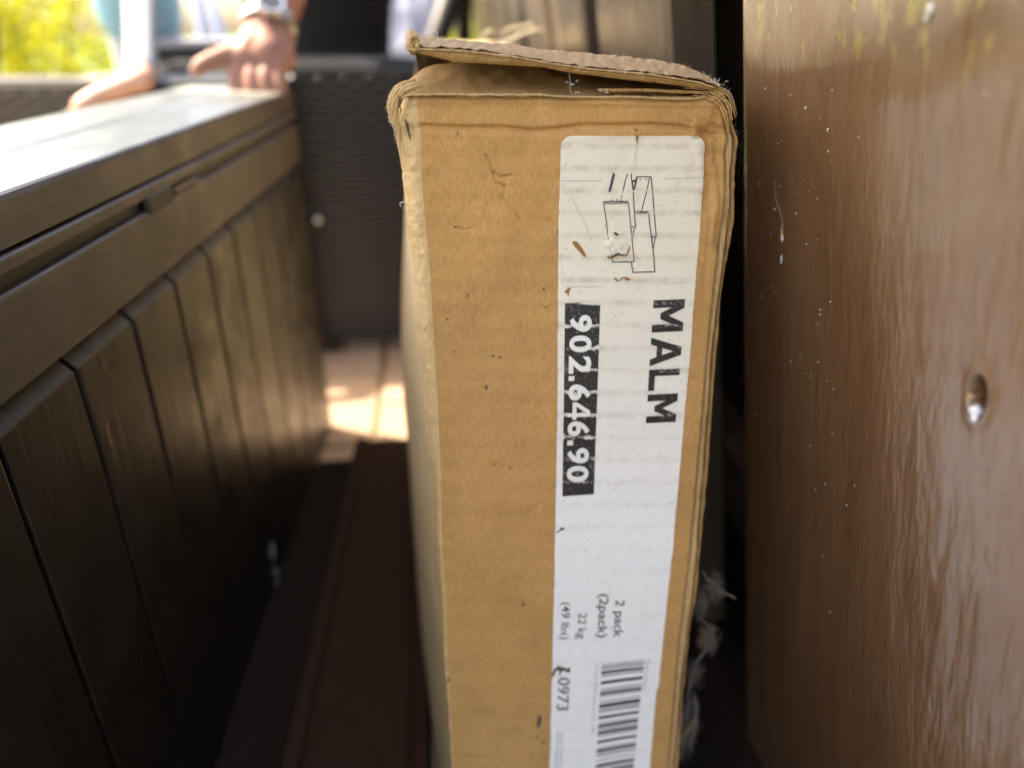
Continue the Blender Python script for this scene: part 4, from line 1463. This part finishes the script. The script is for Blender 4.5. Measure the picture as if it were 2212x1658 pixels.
def rattan(name, label, lo, hi, mat, cat='rattan chair', wall=0.07, seat=None, open_side=None, foot=0.03, group=None, rim=0.02):
    """low rattan tub: four woven walls with rolled rims, optional seat; open_side removes one wall"""
    x0, y0, z0 = lo
    x1, y1, z1 = hi
    r_ = thing(name, label, cat, ((x0 + x1) / 2, (y0 + y1) / 2, z0), group)
    zb = z0 + foot
    for sd in 'fblr':
        if sd == open_side:
            continue
        mm = MB()
        if sd == 'f':
            weave(mm, (x0, y0, zb), (1, 0, 0), (0, 0, 1), x1 - x0, z1 - zb)
            weave(mm, (x1 - wall, y0 + wall, zb), (-1, 0, 0), (0, 0, 1), x1 - x0 - 2 * wall, z1 - zb)
            rp = [(x0, y0 + wall / 2, z1), (x1, y0 + wall / 2, z1)]
        elif sd == 'b':
            weave(mm, (x1 - wall, y1 - wall, zb), (-1, 0, 0), (0, 0, 1), x1 - x0 - 2 * wall, z1 - zb) if False else None
            weave(mm, (x0 + wall, y1 - wall, zb), (1, 0, 0), (0, 0, 1), x1 - x0 - 2 * wall, z1 - zb)
            rp = [(x0, y1 - wall / 2, z1), (x1, y1 - wall / 2, z1)]
        elif sd == 'l':
            weave(mm, (x0 + wall, y0 + wall, zb), (0, 1, 0), (0, 0, 1), y1 - y0 - 2 * wall, z1 - zb)
            weave(mm, (x0, y1, zb), (0, -1, 0), (0, 0, 1), y1 - y0, z1 - zb)
            rp = [(x0 + wall / 2, y0, z1), (x0 + wall / 2, y1, z1)]
        else:
            weave(mm, (x1, y0, zb), (0, 1, 0), (0, 0, 1), y1 - y0, z1 - zb)
            weave(mm, (x1 - wall, y1 - wall, zb), (0, -1, 0), (0, 0, 1), y1 - y0 - 2 * wall, z1 - zb)
            rp = [(x1 - wall / 2, y0, z1), (x1 - wall / 2, y1, z1)]
        mm.build('woven_panel', mat, r_, smooth=False, kind='stuff')
        mm = MB()
        # flat woven cap over the wall
        a_, b_ = np.array(rp[0]), np.array(rp[1])
        d_ = (b_ - a_) / np.linalg.norm(b_ - a_)
        nn = np.array([-d_[1], d_[0], 0])
        L_ = np.linalg.norm(b_ - a_)
        for q in np.arange(0, L_, 0.012):
            c = a_ + d_ * (q + 0.006)
            th = np.linspace(0, math.pi, 7)
            G = np.array([[c + nn * (wall / 2 + 0.003) * np.cos(t) + np.array([0, 0, rim * math.sin(t) ** 0.7]) + d_ * e for t in th] for e in (-0.0058, -0.003, 0.003, 0.0058)])
            G[0, :, 2] -= 0.002
            G[3, :, 2] -= 0.002
            mm.grid(G)
        mm.build('woven_rim', mat, r_, smooth=False, kind='stuff')
    if seat:
        mm = MB()
        mm.box((x0 + wall * 0.5, y0 + wall * 0.8, seat - 0.05), (x1 - wall * 0.5, y1 - wall * 0.8, seat))
        bevel(mm.build('seat', mat, r_), 0.01)
    for (fx, fy) in ((x0 + .03, y0 + .03), (x1 - .03, y0 + .03), (x0 + .03, y1 - .03), (x1 - .03, y1 - .03)):
        mm = MB()
        mm.box((fx - .02, fy - .02, z0), (fx + .02, fy + .02, zb + 0.01))
        mm.build('foot', M['black_metal'], r_)
    return r_


def X_at(px, Y):
    return float(at_y(np.array([float(px)]), np.array([62.]), Y)[0][0])


def Z_at(py, Y, px=600):
    return float(at_y(np.array([float(px)]), np.array([float(py)]), Y)[0][2])


YC = 1.53
rattan('rattan_armchair', 'charcoal woven rattan armchair at the end of the alley, seated man in it', (X_at(600, YC), YC, 0), (X_at(921, YC), YC + 0.62, Z_at(150, YC)), M['wick_black'], 'armchair', 0.10,
       0.36, 'l', 0.03)
m = MB()
ball(m, at_y(np.array([686.]), np.array([476.]), YC - 0.004)[0], (0.009, 0.006, 0.009), 2, 0.0)
m.build('added_glint_ball', M['metal'], bpy.data.objects['rattan_armchair'], smooth=True)  # steel ball added only to give a bright blurred glint
YS = 1.75
rattan('rattan_sofa', 'olive brown woven rattan sofa end in front of the yellow green hedge', (-2.3, YS, 0), (X_at(238, YS), YS + 0.5, Z_at(188, YS, 120)), M['wick_brown'], 'sofa', 0.09, 0.34, 'b')
YT = 1.50
rattan('rattan_stool', 'black rattan stool with sparkling woven rim behind the chest lid', (X_at(232, YT), YT, 0), (X_at(598, YT), YT + 0.20, Z_at(196, YT, 340)), M['wick_black'], 'stool', 0.07, 0.40)
# side table, its top painted pale as glare
YQ = 2.12
tb = rattan('rattan_side_table', 'rattan side table with a pale glaring top behind the man\'s hand', (X_at(300, YQ), YQ, 0), (X_at(520, YQ), YQ + 0.34, Z_at(112, YQ, 400)), M['wick_black'], 'table', 0.06, 0.5)
m = MB()
zq = Z_at(104, YQ, 400)
m.box((X_at(272, YQ), YQ - 0.02, zq), (X_at(528, YQ), YQ + 0.36, zq + 0.018))
bevel(m.build('table_top', M['glare_top'], tb), 0.006, 3)

# ================================================================== PEOPLE (one skin surface each, clothes as children)
def capsule(mm, a, b, ra, rb, seg=16):
    a, b = np.array(a, float), np.array(b, float)
    d = b - a
    L = np.linalg.norm(d)
    d = d / (L + 1e-9)
    ref = np.array([0, 0, 1.0]) if abs(d[2]) < 0.9 else np.array([1.0, 0, 0])
    u = np.cross(d, ref)
    u /= np.linalg.norm(u)
    v = np.cross(d, u)
    th = np.linspace(0, 2 * math.pi, seg, endpoint=False)
    rings = []
    for q in np.linspace(-math.pi / 2, 0, 5):
        rings.append((a + d * ra * math.sin(q), ra * max(math.cos(q), 0.02)))
    for q in np.linspace(0, math.pi / 2, 5):
        rings.append((b + d * rb * math.sin(q), rb * max(math.cos(q), 0.02)))
    G = np.array([c + r_ * (np.cos(th)[:, None] * u + np.sin(th)[:, None] * v) for c, r_ in rings])
    k = mm.grid(G, closed=True)
    mm.f.append(tuple(k + i for i in range(seg)))
    mm.f.append(tuple(k + 9 * seg + i for i in range(seg))[::-1])


def fuse(name, segs, mat, parent, voxel, smooth_it=6):
    mm = MB()
    for s_ in segs:
        capsule(mm, *s_)
    o = mm.build(name, mat, parent, smooth=True)
    md = o.modifiers.new('remesh', 'REMESH')
    md.mode = 'VOXEL'
    md.voxel_size = voxel
    md.use_smooth_shade = True
    ms = o.modifiers.new('smooth', 'SMOOTH')
    ms.iterations = smooth_it
    ms.factor = 0.5
    dg = bpy.context.evaluated_depsgraph_get()
    me = bpy.data.meshes.new_from_object(o.evaluated_get(dg))
    old = o.data
    o.modifiers.clear()
    o.data = me
    bpy.data.meshes.remove(old)
    me.polygons.foreach_set('use_smooth', np.ones(len(me.polygons), dtype=bool))
    return o


def V3(px, py, Y):
    return at_y(np.array([float(px)]), np.array([float(py)]), Y)[0]


# --- man seated sideways in the armchair, left hand on the far corner of the lid
man = thing('person', 'person in black clothes with a steel watch, hand resting on the chest\'s far corner', 'person', (-0.22, 1.85, 0.0))
hip = np.array([-0.235, 1.84, 0.46])
chestp = np.array([-0.20, 1.80, 0.92])
neck = np.array([-0.22, 1.79, 1.06])
head = np.array([-0.27, 1.77, 1.20])
shL, shR = np.array([-0.22, 1.60, 0.99]), np.array([-0.22, 1.99, 0.99])
wr = V3(577, 74, 1.215)
el = np.array([wr[0] + 0.035, 1.40, 0.80])
kn = V3(585, 112, 1.19)          # knuckle centre
hand_segs = [(wr, kn, 0.031, 0.027),
             (wr + np.array([0.010, 0, 0]), V3(608, 128, 1.185), 0.027, 0.020), (wr + np.array([-0.010, 0, 0]), V3(530, 122, 1.185), 0.026, 0.020),
             (V3(526, 124, 1.185), V3(608, 130, 1.185), 0.020, 0.018)]
fing = [[(522, 126, 1.183), (508, 158, 1.168), (506, 188, 1.158), (516, 214, 1.150)],
        [(548, 130, 1.182), (541, 166, 1.162), (542, 190, 1.154), (547, 207, 1.150)],
        [(576, 132, 1.182), (572, 166, 1.162), (573, 188, 1.155), (577, 202, 1.152)],
        [(602, 132, 1.183), (602, 162, 1.166), (603, 182, 1.159), (606, 196, 1.156)]]
fr = [0.0112, 0.0102, 0.0094, 0.0080]
for f in fing:
    p = [V3(*q) for q in f]
    for i in range(3):
        hand_segs.append((p[i], p[i + 1], fr[i], fr[i + 1]))
th_ = [V3(540, 104, 1.20), V3(500, 118, 1.185), V3(462, 130, 1.172), V3(434, 143, 1.160), V3(424, 154, 1.156)]
for i, (a_, b_) in enumerate(zip(th_[:-1], th_[1:])):
    hand_segs.append((a_, b_, [0.021, 0.016, 0.0135, 0.0120][i], [0.016, 0.0135, 0.0120, 0.0095][i]))
web = [(V3(528, 116, 1.19), V3(500, 130, 1.182), 0.018, 0.012)]
body = hand_segs + web + [
    (wr, wr + (el - wr) * 0.25, 0.032, 0.038), (wr + (el - wr) * 0.25, el, 0.038, 0.047), (el, shL, 0.046, 0.054),
    (hip, chestp, 0.13, 0.15), (chestp + [0, -0.10, 0.02], chestp + [0, 0.10, 0.02], 0.10, 0.10), (neck - [0, 0, 0.1], neck, 0.07, 0.055), (neck, head, 0.055, 0.06),
    (head + [0, 0, -0.03], head + [0.015, 0, 0.05], 0.075, 0.088), (head + [-0.07, 0, -0.06], head + [-0.06, 0, -0.02], 0.035, 0.05), (head + [-0.088, 0, -0.005], head + [-0.10, 0, -0.025], 0.010, 0.013),
    (head + [0.01, -0.086, -0.01], head + [0.012, -0.088, 0.02], 0.012, 0.014), (head + [0.01, 0.086, -0.01], head + [0.012, 0.088, 0.02], 0.012, 0.014),
    (shR, [-0.25, 2.02, 0.72], 0.052, 0.042), ([-0.25, 2.02, 0.72], [-0.45, 1.98, 0.58], 0.042, 0.028), ([-0.45, 1.98, 0.58], [-0.53, 1.96, 0.545], 0.028, 0.02),
    (hip + [0, -0.09, 0], [-0.56, 1.74, 0.50], 0.085, 0.062), (hip + [0, 0.09, 0], [-0.56, 1.94, 0.50], 0.085, 0.062),
    ([-0.56, 1.74, 0.50], [-0.60, 1.74, 0.09], 0.058, 0.038), ([-0.56, 1.94, 0.50], [-0.60, 1.94, 0.09], 0.058, 0.038),
    ([-0.60, 1.74, 0.045], [-0.76, 1.73, 0.03], 0.042, 0.028), ([-0.60, 1.94, 0.045], [-0.76, 1.95, 0.03], 0.042, 0.028)]
for fx in range(4):
    body.append(([-0.53, 1.935 + 0.018 * fx, 0.54], [-0.60, 1.93 + 0.02 * fx, 0.525], 0.010, 0.008))
body.append(([-0.50, 1.93, 0.545], [-0.56, 1.895, 0.535], 0.012, 0.009))
fuse('body', body, M['skin'], man, 0.0032, 3)
fuse('t_shirt', [(hip + [0, 0, 0.02], chestp, 0.15, 0.168), (chestp + [0, -0.10, 0.03], chestp + [0, 0.10, 0.03], 0.118, 0.118), (hip + [0.02, -.03, 0.06], hip + [0.02, .05, 0.06], 0.17, 0.17),
                 (shL, shL + (el - shL) * 0.55, 0.072, 0.062), (shR, np.array([-0.22, 2.01, 0.84]), 0.072, 0.06)], M['black_cloth'], man, 0.009)
fuse('trousers', [(hip, hip + [0, 0, 0.05], 0.16, 0.15), (hip + [0, -0.09, 0], [-0.56, 1.74, 0.51], 0.105, 0.082), (hip + [0, 0.09, 0], [-0.56, 1.94, 0.51], 0.105, 0.082),
                  ([-0.56, 1.74, 0.50], [-0.60, 1.74, 0.12], 0.078, 0.06), ([-0.56, 1.94, 0.50], [-0.60, 1.94, 0.12], 0.078, 0.06)], M['black_cloth'], man, 0.009)
fuse('hair', [(head + [0.03, 0, 0.03], head + [0.02, 0, 0.075], 0.085, 0.085), (head + [0.05, 0, -0.02], head + [0.04, 0, 0.03], 0.07, 0.08)], M['hair'], man, 0.008)
# wrist watch: bracelet ring, case, dial
ax_ = (el - wr) / np.linalg.norm(el - wr)
wc = wr + ax_ * 0.012
u_ = np.cross(ax_, [0, 1, 0])
u_ /= np.linalg.norm(u_)
v_ = np.cross(ax_, u_)
wt = thing('wristwatch', 'silver steel wristwatch on the wrist of the person in black', 'watch', tuple(wc))
m = MB()
th = np.linspace(0, 2 * math.pi, 40, endpoint=False)
G = []
for (h_, r_) in [(-0.011, 0.036), (-0.011, 0.0395), (-0.006, 0.041), (0.006, 0.041), (0.011, 0.0395), (0.011, 0.036)]:
    G.append(wc + ax_ * h_ + r_ * (np.cos(th)[:, None] * u_ + np.sin(th)[:, None] * v_))
m.grid(np.array(G), closed=True)
m.build('bracelet', M['metal'], wt, smooth=False)
wdir = V3(555, 70, 1.10) - wc
wdir = wdir - ax_ * (wdir @ ax_)
wdir /= np.linalg.norm(wdir)
m = MB()
m.tube([wc + wdir * 0.036, wc + wdir * 0.049], 0.020, 28)
cs = m.build('case', M['metal'], wt)
m = MB()
m.tube([wc + wdir * 0.0492, wc + wdir * 0.0497], 0.016, 28)
m.build('dial', M['glass_dark'], cs)

# --- second person, further back on the left, leaning a bare forearm down
p2_ = thing('person', 'person in pale blue top and light grey trousers, fair forearm reaching down on the left', 'person', (X_at(280, 2.12), 2.14, 0.0))
bx2 = X_at(296, 2.14)
sh2 = V3(300, -110, 1.98)
el2 = V3(306, 172, 1.47)
wr2 = V3(215, 206, 1.45)
hd2 = V3(178, 230, 1.43)
hipz = 0.66
hp = np.array([bx2, 2.18, hipz])
b2 = [(sh2, el2, 0.034, 0.023), (el2, wr2, 0.021, 0.0165), (wr2, hd2, 0.0175, 0.0175)]
for dx, dy in ((-40, 22), (-26, 28), (-14, 30), (-2, 28)):
    b2.append((hd2, V3(178 + dx, 232 + dy, 1.425), 0.008, 0.006))
b2.append((wr2 + [0, 0, -0.01], V3(212, 240, 1.43), 0.010, 0.007))
b2 += [(hp, [bx2, 2.16, 1.02], 0.070, 0.10), ([bx2 - .09, 2.16, 1.05], [bx2 + .09, 2.16, 1.05], 0.055, 0.055), ([bx2, 2.15, 1.06], [bx2, 2.13, 1.16], 0.045, 0.042), ([bx2, 2.12, 1.20], [bx2, 2.12, 1.29], 0.075, 0.08),
       ([bx2 - .10, 2.16, 1.04], [bx2 - .14, 2.20, 0.88], 0.04, 0.032), ([bx2 - .14, 2.20, 0.88], [bx2 - .02, 2.04, 0.80], 0.03, 0.02), ([bx2 - .02, 2.04, 0.80], [bx2 + .05, 2.02, 0.80], 0.02, 0.012),
       (hp + [-.03, 0, 0], [bx2 - .035, 2.2, 0.36], 0.05, 0.042), (hp + [.03, 0, 0], [bx2 + .035, 2.2, 0.36], 0.05, 0.042), ([bx2 - .035, 2.2, 0.36], [bx2 - .05, 2.22, 0.06], 0.042, 0.03),
       ([bx2 + .035, 2.2, 0.36], [bx2 + .05, 2.22, 0.06], 0.042, 0.03), ([bx2 - .05, 2.2, 0.035], [bx2 - .05, 2.08, 0.03], 0.034, 0.024), ([bx2 + .05, 2.2, 0.035], [bx2 + .05, 2.08, 0.03], 0.034, 0.024)]
fuse('body', b2, M['skin2'], p2_, 0.0055, 4)
fuse('top', [(hp + [0, 0, 0.04], [bx2, 2.16, 1.02], 0.105, 0.118), ([bx2 - .09, 2.16, 1.05], [bx2 + .09, 2.16, 1.05], 0.07, 0.07)], M['blue_cloth'], p2_, 0.009)
fuse('sleeve', [(sh2, el2 + (sh2 - el2) * 0.05, 0.036, 0.028)], M['white_cloth'], p2_, 0.008)
fuse('trousers', [(hp + [0, 0, 0.0], hp + [0, 0, 0.03], 0.082, 0.08), (hp + [-.03, 0, 0], [bx2 - .035, 2.2, 0.36], 0.058, 0.05), (hp + [.03, 0, 0], [bx2 + .035, 2.2, 0.36], 0.058, 0.05),
                  ([bx2 - .035, 2.2, 0.36], [bx2 - .05, 2.22, 0.08], 0.05, 0.042), ([bx2 + .035, 2.2, 0.36], [bx2 + .05, 2.22, 0.08], 0.05, 0.042)], M['grey_cloth'], p2_, 0.009)
fuse('hair', [([bx2, 2.14, 1.25], [bx2, 2.15, 1.32], 0.085, 0.08)], M['hair'], p2_, 0.009)

# ================================================================== MORE GARDEN FURNITURE AT THE BACK
YF = 2.75
fc = thing('folding_chair', 'folding chair with taupe canvas back and pale blue tube legs behind the table', 'chair', (X_at(400, YF), YF + 0.2, 0))
m = MB()
xa, xb = X_at(318, YF), X_at(389, YF)
G = np.array([[(x, YF + 0.02 * math.sin((x - xa) / (xb - xa) * math.pi) + 0.10 * (z - 0.4), z) for x in np.linspace(xa, xb, 12)] for z in np.linspace(0.38, 1.0, 16)])
m.grid(G)
m.grid(G + np.array([0, 0.012, 0]))
m.build('canvas_back', M['taupe_cloth'], fc, smooth=True)
for (pa, pb) in [((411, -60), (446, 110)), ((437, -60), (482, 110))]:
    A, B = V3(*pa, YF + 0.02), V3(*pb, YF + 0.02)
    d_ = (B - A) / np.linalg.norm(B - A)
    m = MB()
    m.tube([A - d_ * 0.1, B + d_ * ((B[2] - 0.015) / -d_[2])], 0.020, 12)
    m.build('leg', M['blue_tube'], fc, smooth=True)
m = MB()
m.box((xa, YF + 0.0, 0.40), (X_at(470, YF), YF + 0.36, 0.43))
bevel(m.build('seat', M['taupe_cloth'], fc), 0.01)
for (x, y) in ((xa + .02, YF + .02), (xa + .02, YF + .33)):
    m = MB()
    m.tube([(x, y, 0.0), (x, y, 0.40)], 0.015, 10)
    m.build('leg', M['blue_tube'], fc)

YW = 2.55
ws = thing('cushion', 'white and pale lilac cushion leaning upright behind the charcoal armchair', 'cushion', (X_at(840, YW), YW + 0.1, 0.0))
m = MB()
u, v = np.meshgrid(np.linspace(-1, 1, 40), np.linspace(-1, 1, 60))
cx_, hw = X_at(846, YW), 0.17
bul = 0.10 * np.clip((1 - np.abs(u) ** 3) * (1 - np.abs(v) ** 4), 0, 1) ** 0.6
wr_ = 0.012 * fbm(u * 3, v * 4, 401, 3)
for sg in (-1, 1):
    m.grid(np.stack([cx_ + hw * u + 0.02 * v, YW + 0.10 + sg * (bul + wr_) + 0.06 * v, 0.42 + 0.42 * v], -1)[:, ::(-1 if sg > 0 else 1)])
cu = m.build('cover', M['lilac_cloth'], ws, smooth=True)
m = MB()
for (pts, r_) in [([(735, -30), (755, 20), (775, 32), (800, 26), (830, 8), (850, -20)], 0.02)]:
    p = np.array(pts, float)
    m.tube(at_y(p[:, 0], p[:, 1], YW - 0.03), r_, 10)
m.build('folded_edge', M['white_cloth'], cu, smooth=True)

YB = 1.42
bp = thing('garden_post', 'slanting black metal chair frame standing between cushion and fence boards', 'chair frame', (X_at(930, 2.3), 2.3, 0))
A, B = V3(985, -40, 2.3), V3(936, 110, 2.3)
d_ = (B - A) / np.linalg.norm(B - A)
m = MB()
m.tube([A - d_ * 0.2, B + d_ * (B[2] / -d_[2])], 0.034, 12)
m.build('upright', M['black_metal'], bp, smooth=True)
m = MB()
A2 = A - d_ * 0.2
m.tube([A2, A2 + np.array([-0.02, 0.5, 0.0]), [A2[0] - 0.05, A2[1] + 0.52, 0.0]], 0.03, 12)
m.build('rear_leg', M['black_metal'], bp, smooth=True)
bp.name = 'chair_frame'

# ================================================================== PARASOL (added unseen outside the frame to the left, to shade the near end of the alley)
ps_ = thing('added_parasol', 'unseen square beige canopy added to shade the near end of the chest and fence', 'added_parasol', (-1.34, 0.55, 0.0))
M['added_parasol'] = simple('added_parasol_canvas', (0.42, 0.38, 0.31), 0.9, 0.1, 60, 0.06)
m = MB()
pc = np.array([-1.34, 0.55])
hwx, hwy = 1.05, 1.03
n_ = 25
u, v = np.meshgrid(np.linspace(-1, 1, n_), np.linspace(-1, 1, n_))
zc = 2.62 - 0.34 * np.maximum(np.abs(u), np.abs(v)) + 0.02 * np.cos(u * 3) * np.cos(v * 3)
Gp = np.stack([pc[0] + hwx * u, pc[1] + hwy * v, zc], -1)
m.grid(Gp)
m.grid(Gp - np.array([0, 0, 0.004]))
m.build('canopy', M['added_parasol'], ps_, smooth=False)
m = MB()
m.tube([(pc[0], pc[1], 0.03), (pc[0], pc[1], 2.61)], 0.022, 14)
m.build('pole', M['black_metal'], ps_, smooth=True)
for (sx_, sy_) in ((1, 1), (1, -1), (-1, 1), (-1, -1)):
    m = MB()
    m.tube([(pc[0], pc[1], 2.58), (pc[0] + hwx * .99 * sx_, pc[1] + hwy * .99 * sy_, 2.265)], 0.008, 8)
    m.build('rib', M['black_metal'], ps_)
m = MB()
m.tube([(pc[0], pc[1], 0.0), (pc[0], pc[1], 0.05), (pc[0], pc[1], 0.09)], [0.24, 0.24, 0.05], 32)
m.build('base', M['black_metal'], ps_)

# ================================================================== HEDGE
def hedge(name, label, lo, hi, n, seed, leaf=0.022):
    r2 = np.random.default_rng(seed)
    r_ = thing(name, label, 'hedge', ((lo[0] + hi[0]) / 2, (lo[1] + hi[1]) / 2, 0))
    c, h_ = (np.array(lo) + hi) / 2, (np.array(hi) - lo) / 2
    mm = MB()
    vs, fs = [], []
    k = 0
    while k < n:
        q = r2.uniform(-1, 1, 3)
        rr4 = np.max(np.abs(q) ** 1.0)
        lump = 0.82 + 0.25 * math.sin(q[0] * 9 + q[2] * 5) * math.sin(q[1] * 7 + q[2] * 6)
        if rr4 > lump or rr4 < 0.45:
            continue
        p = c + q * h_
        a = r2.normal(size=3)
        a /= np.linalg.norm(a)
        b = np.cross(a, r2.normal(size=3))
        b /= np.linalg.norm(b)
        s_ = leaf * r2.uniform(0.6, 1.4)
        nrm = np.cross(a, b)
        i = len(vs)
        vs += [p - a * s_, p + b * s_ * 0.45 + nrm * s_ * .1, p + a * s_, p - b * s_ * 0.45 + nrm * s_ * .1]
        fs.append((i, i + 1, i + 2, i + 3))
        k += 1
    mm.add(np.array(vs), fs)
    mm.build('foliage', M['leaf'], r_, kind='stuff')
    mm = MB()
    for t in range(14):
        x, y = r2.uniform(lo[0] * .9 + hi[0] * .1, hi[0] * .9 + lo[0] * .1), r2.uniform(lo[1], hi[1])
        pp = [(x, y, 0)]
        for s_ in range(5):
            pp.append((pp[-1][0] + r2.normal() * .05, pp[-1][1] + r2.normal() * .05, pp[-1][2] + hi[2] / 6))
        mm.tube(pp, np.linspace(0.014, 0.004, 6), 5)
    mm.build('stem', M['twig'], r_)
    return r_


hedge('hedge', 'sunlit yellow green hedge beyond the sofa on the left', (-3.3, 2.95, 0.0), (-1.14, 3.75, 1.25), 18000, 5)
hedge('hedge', 'far green hedge closing the garden behind the chairs', (-1.1, 5.4, 0.0), (2.2, 6.2, 1.5), 9000, 6, 0.04)
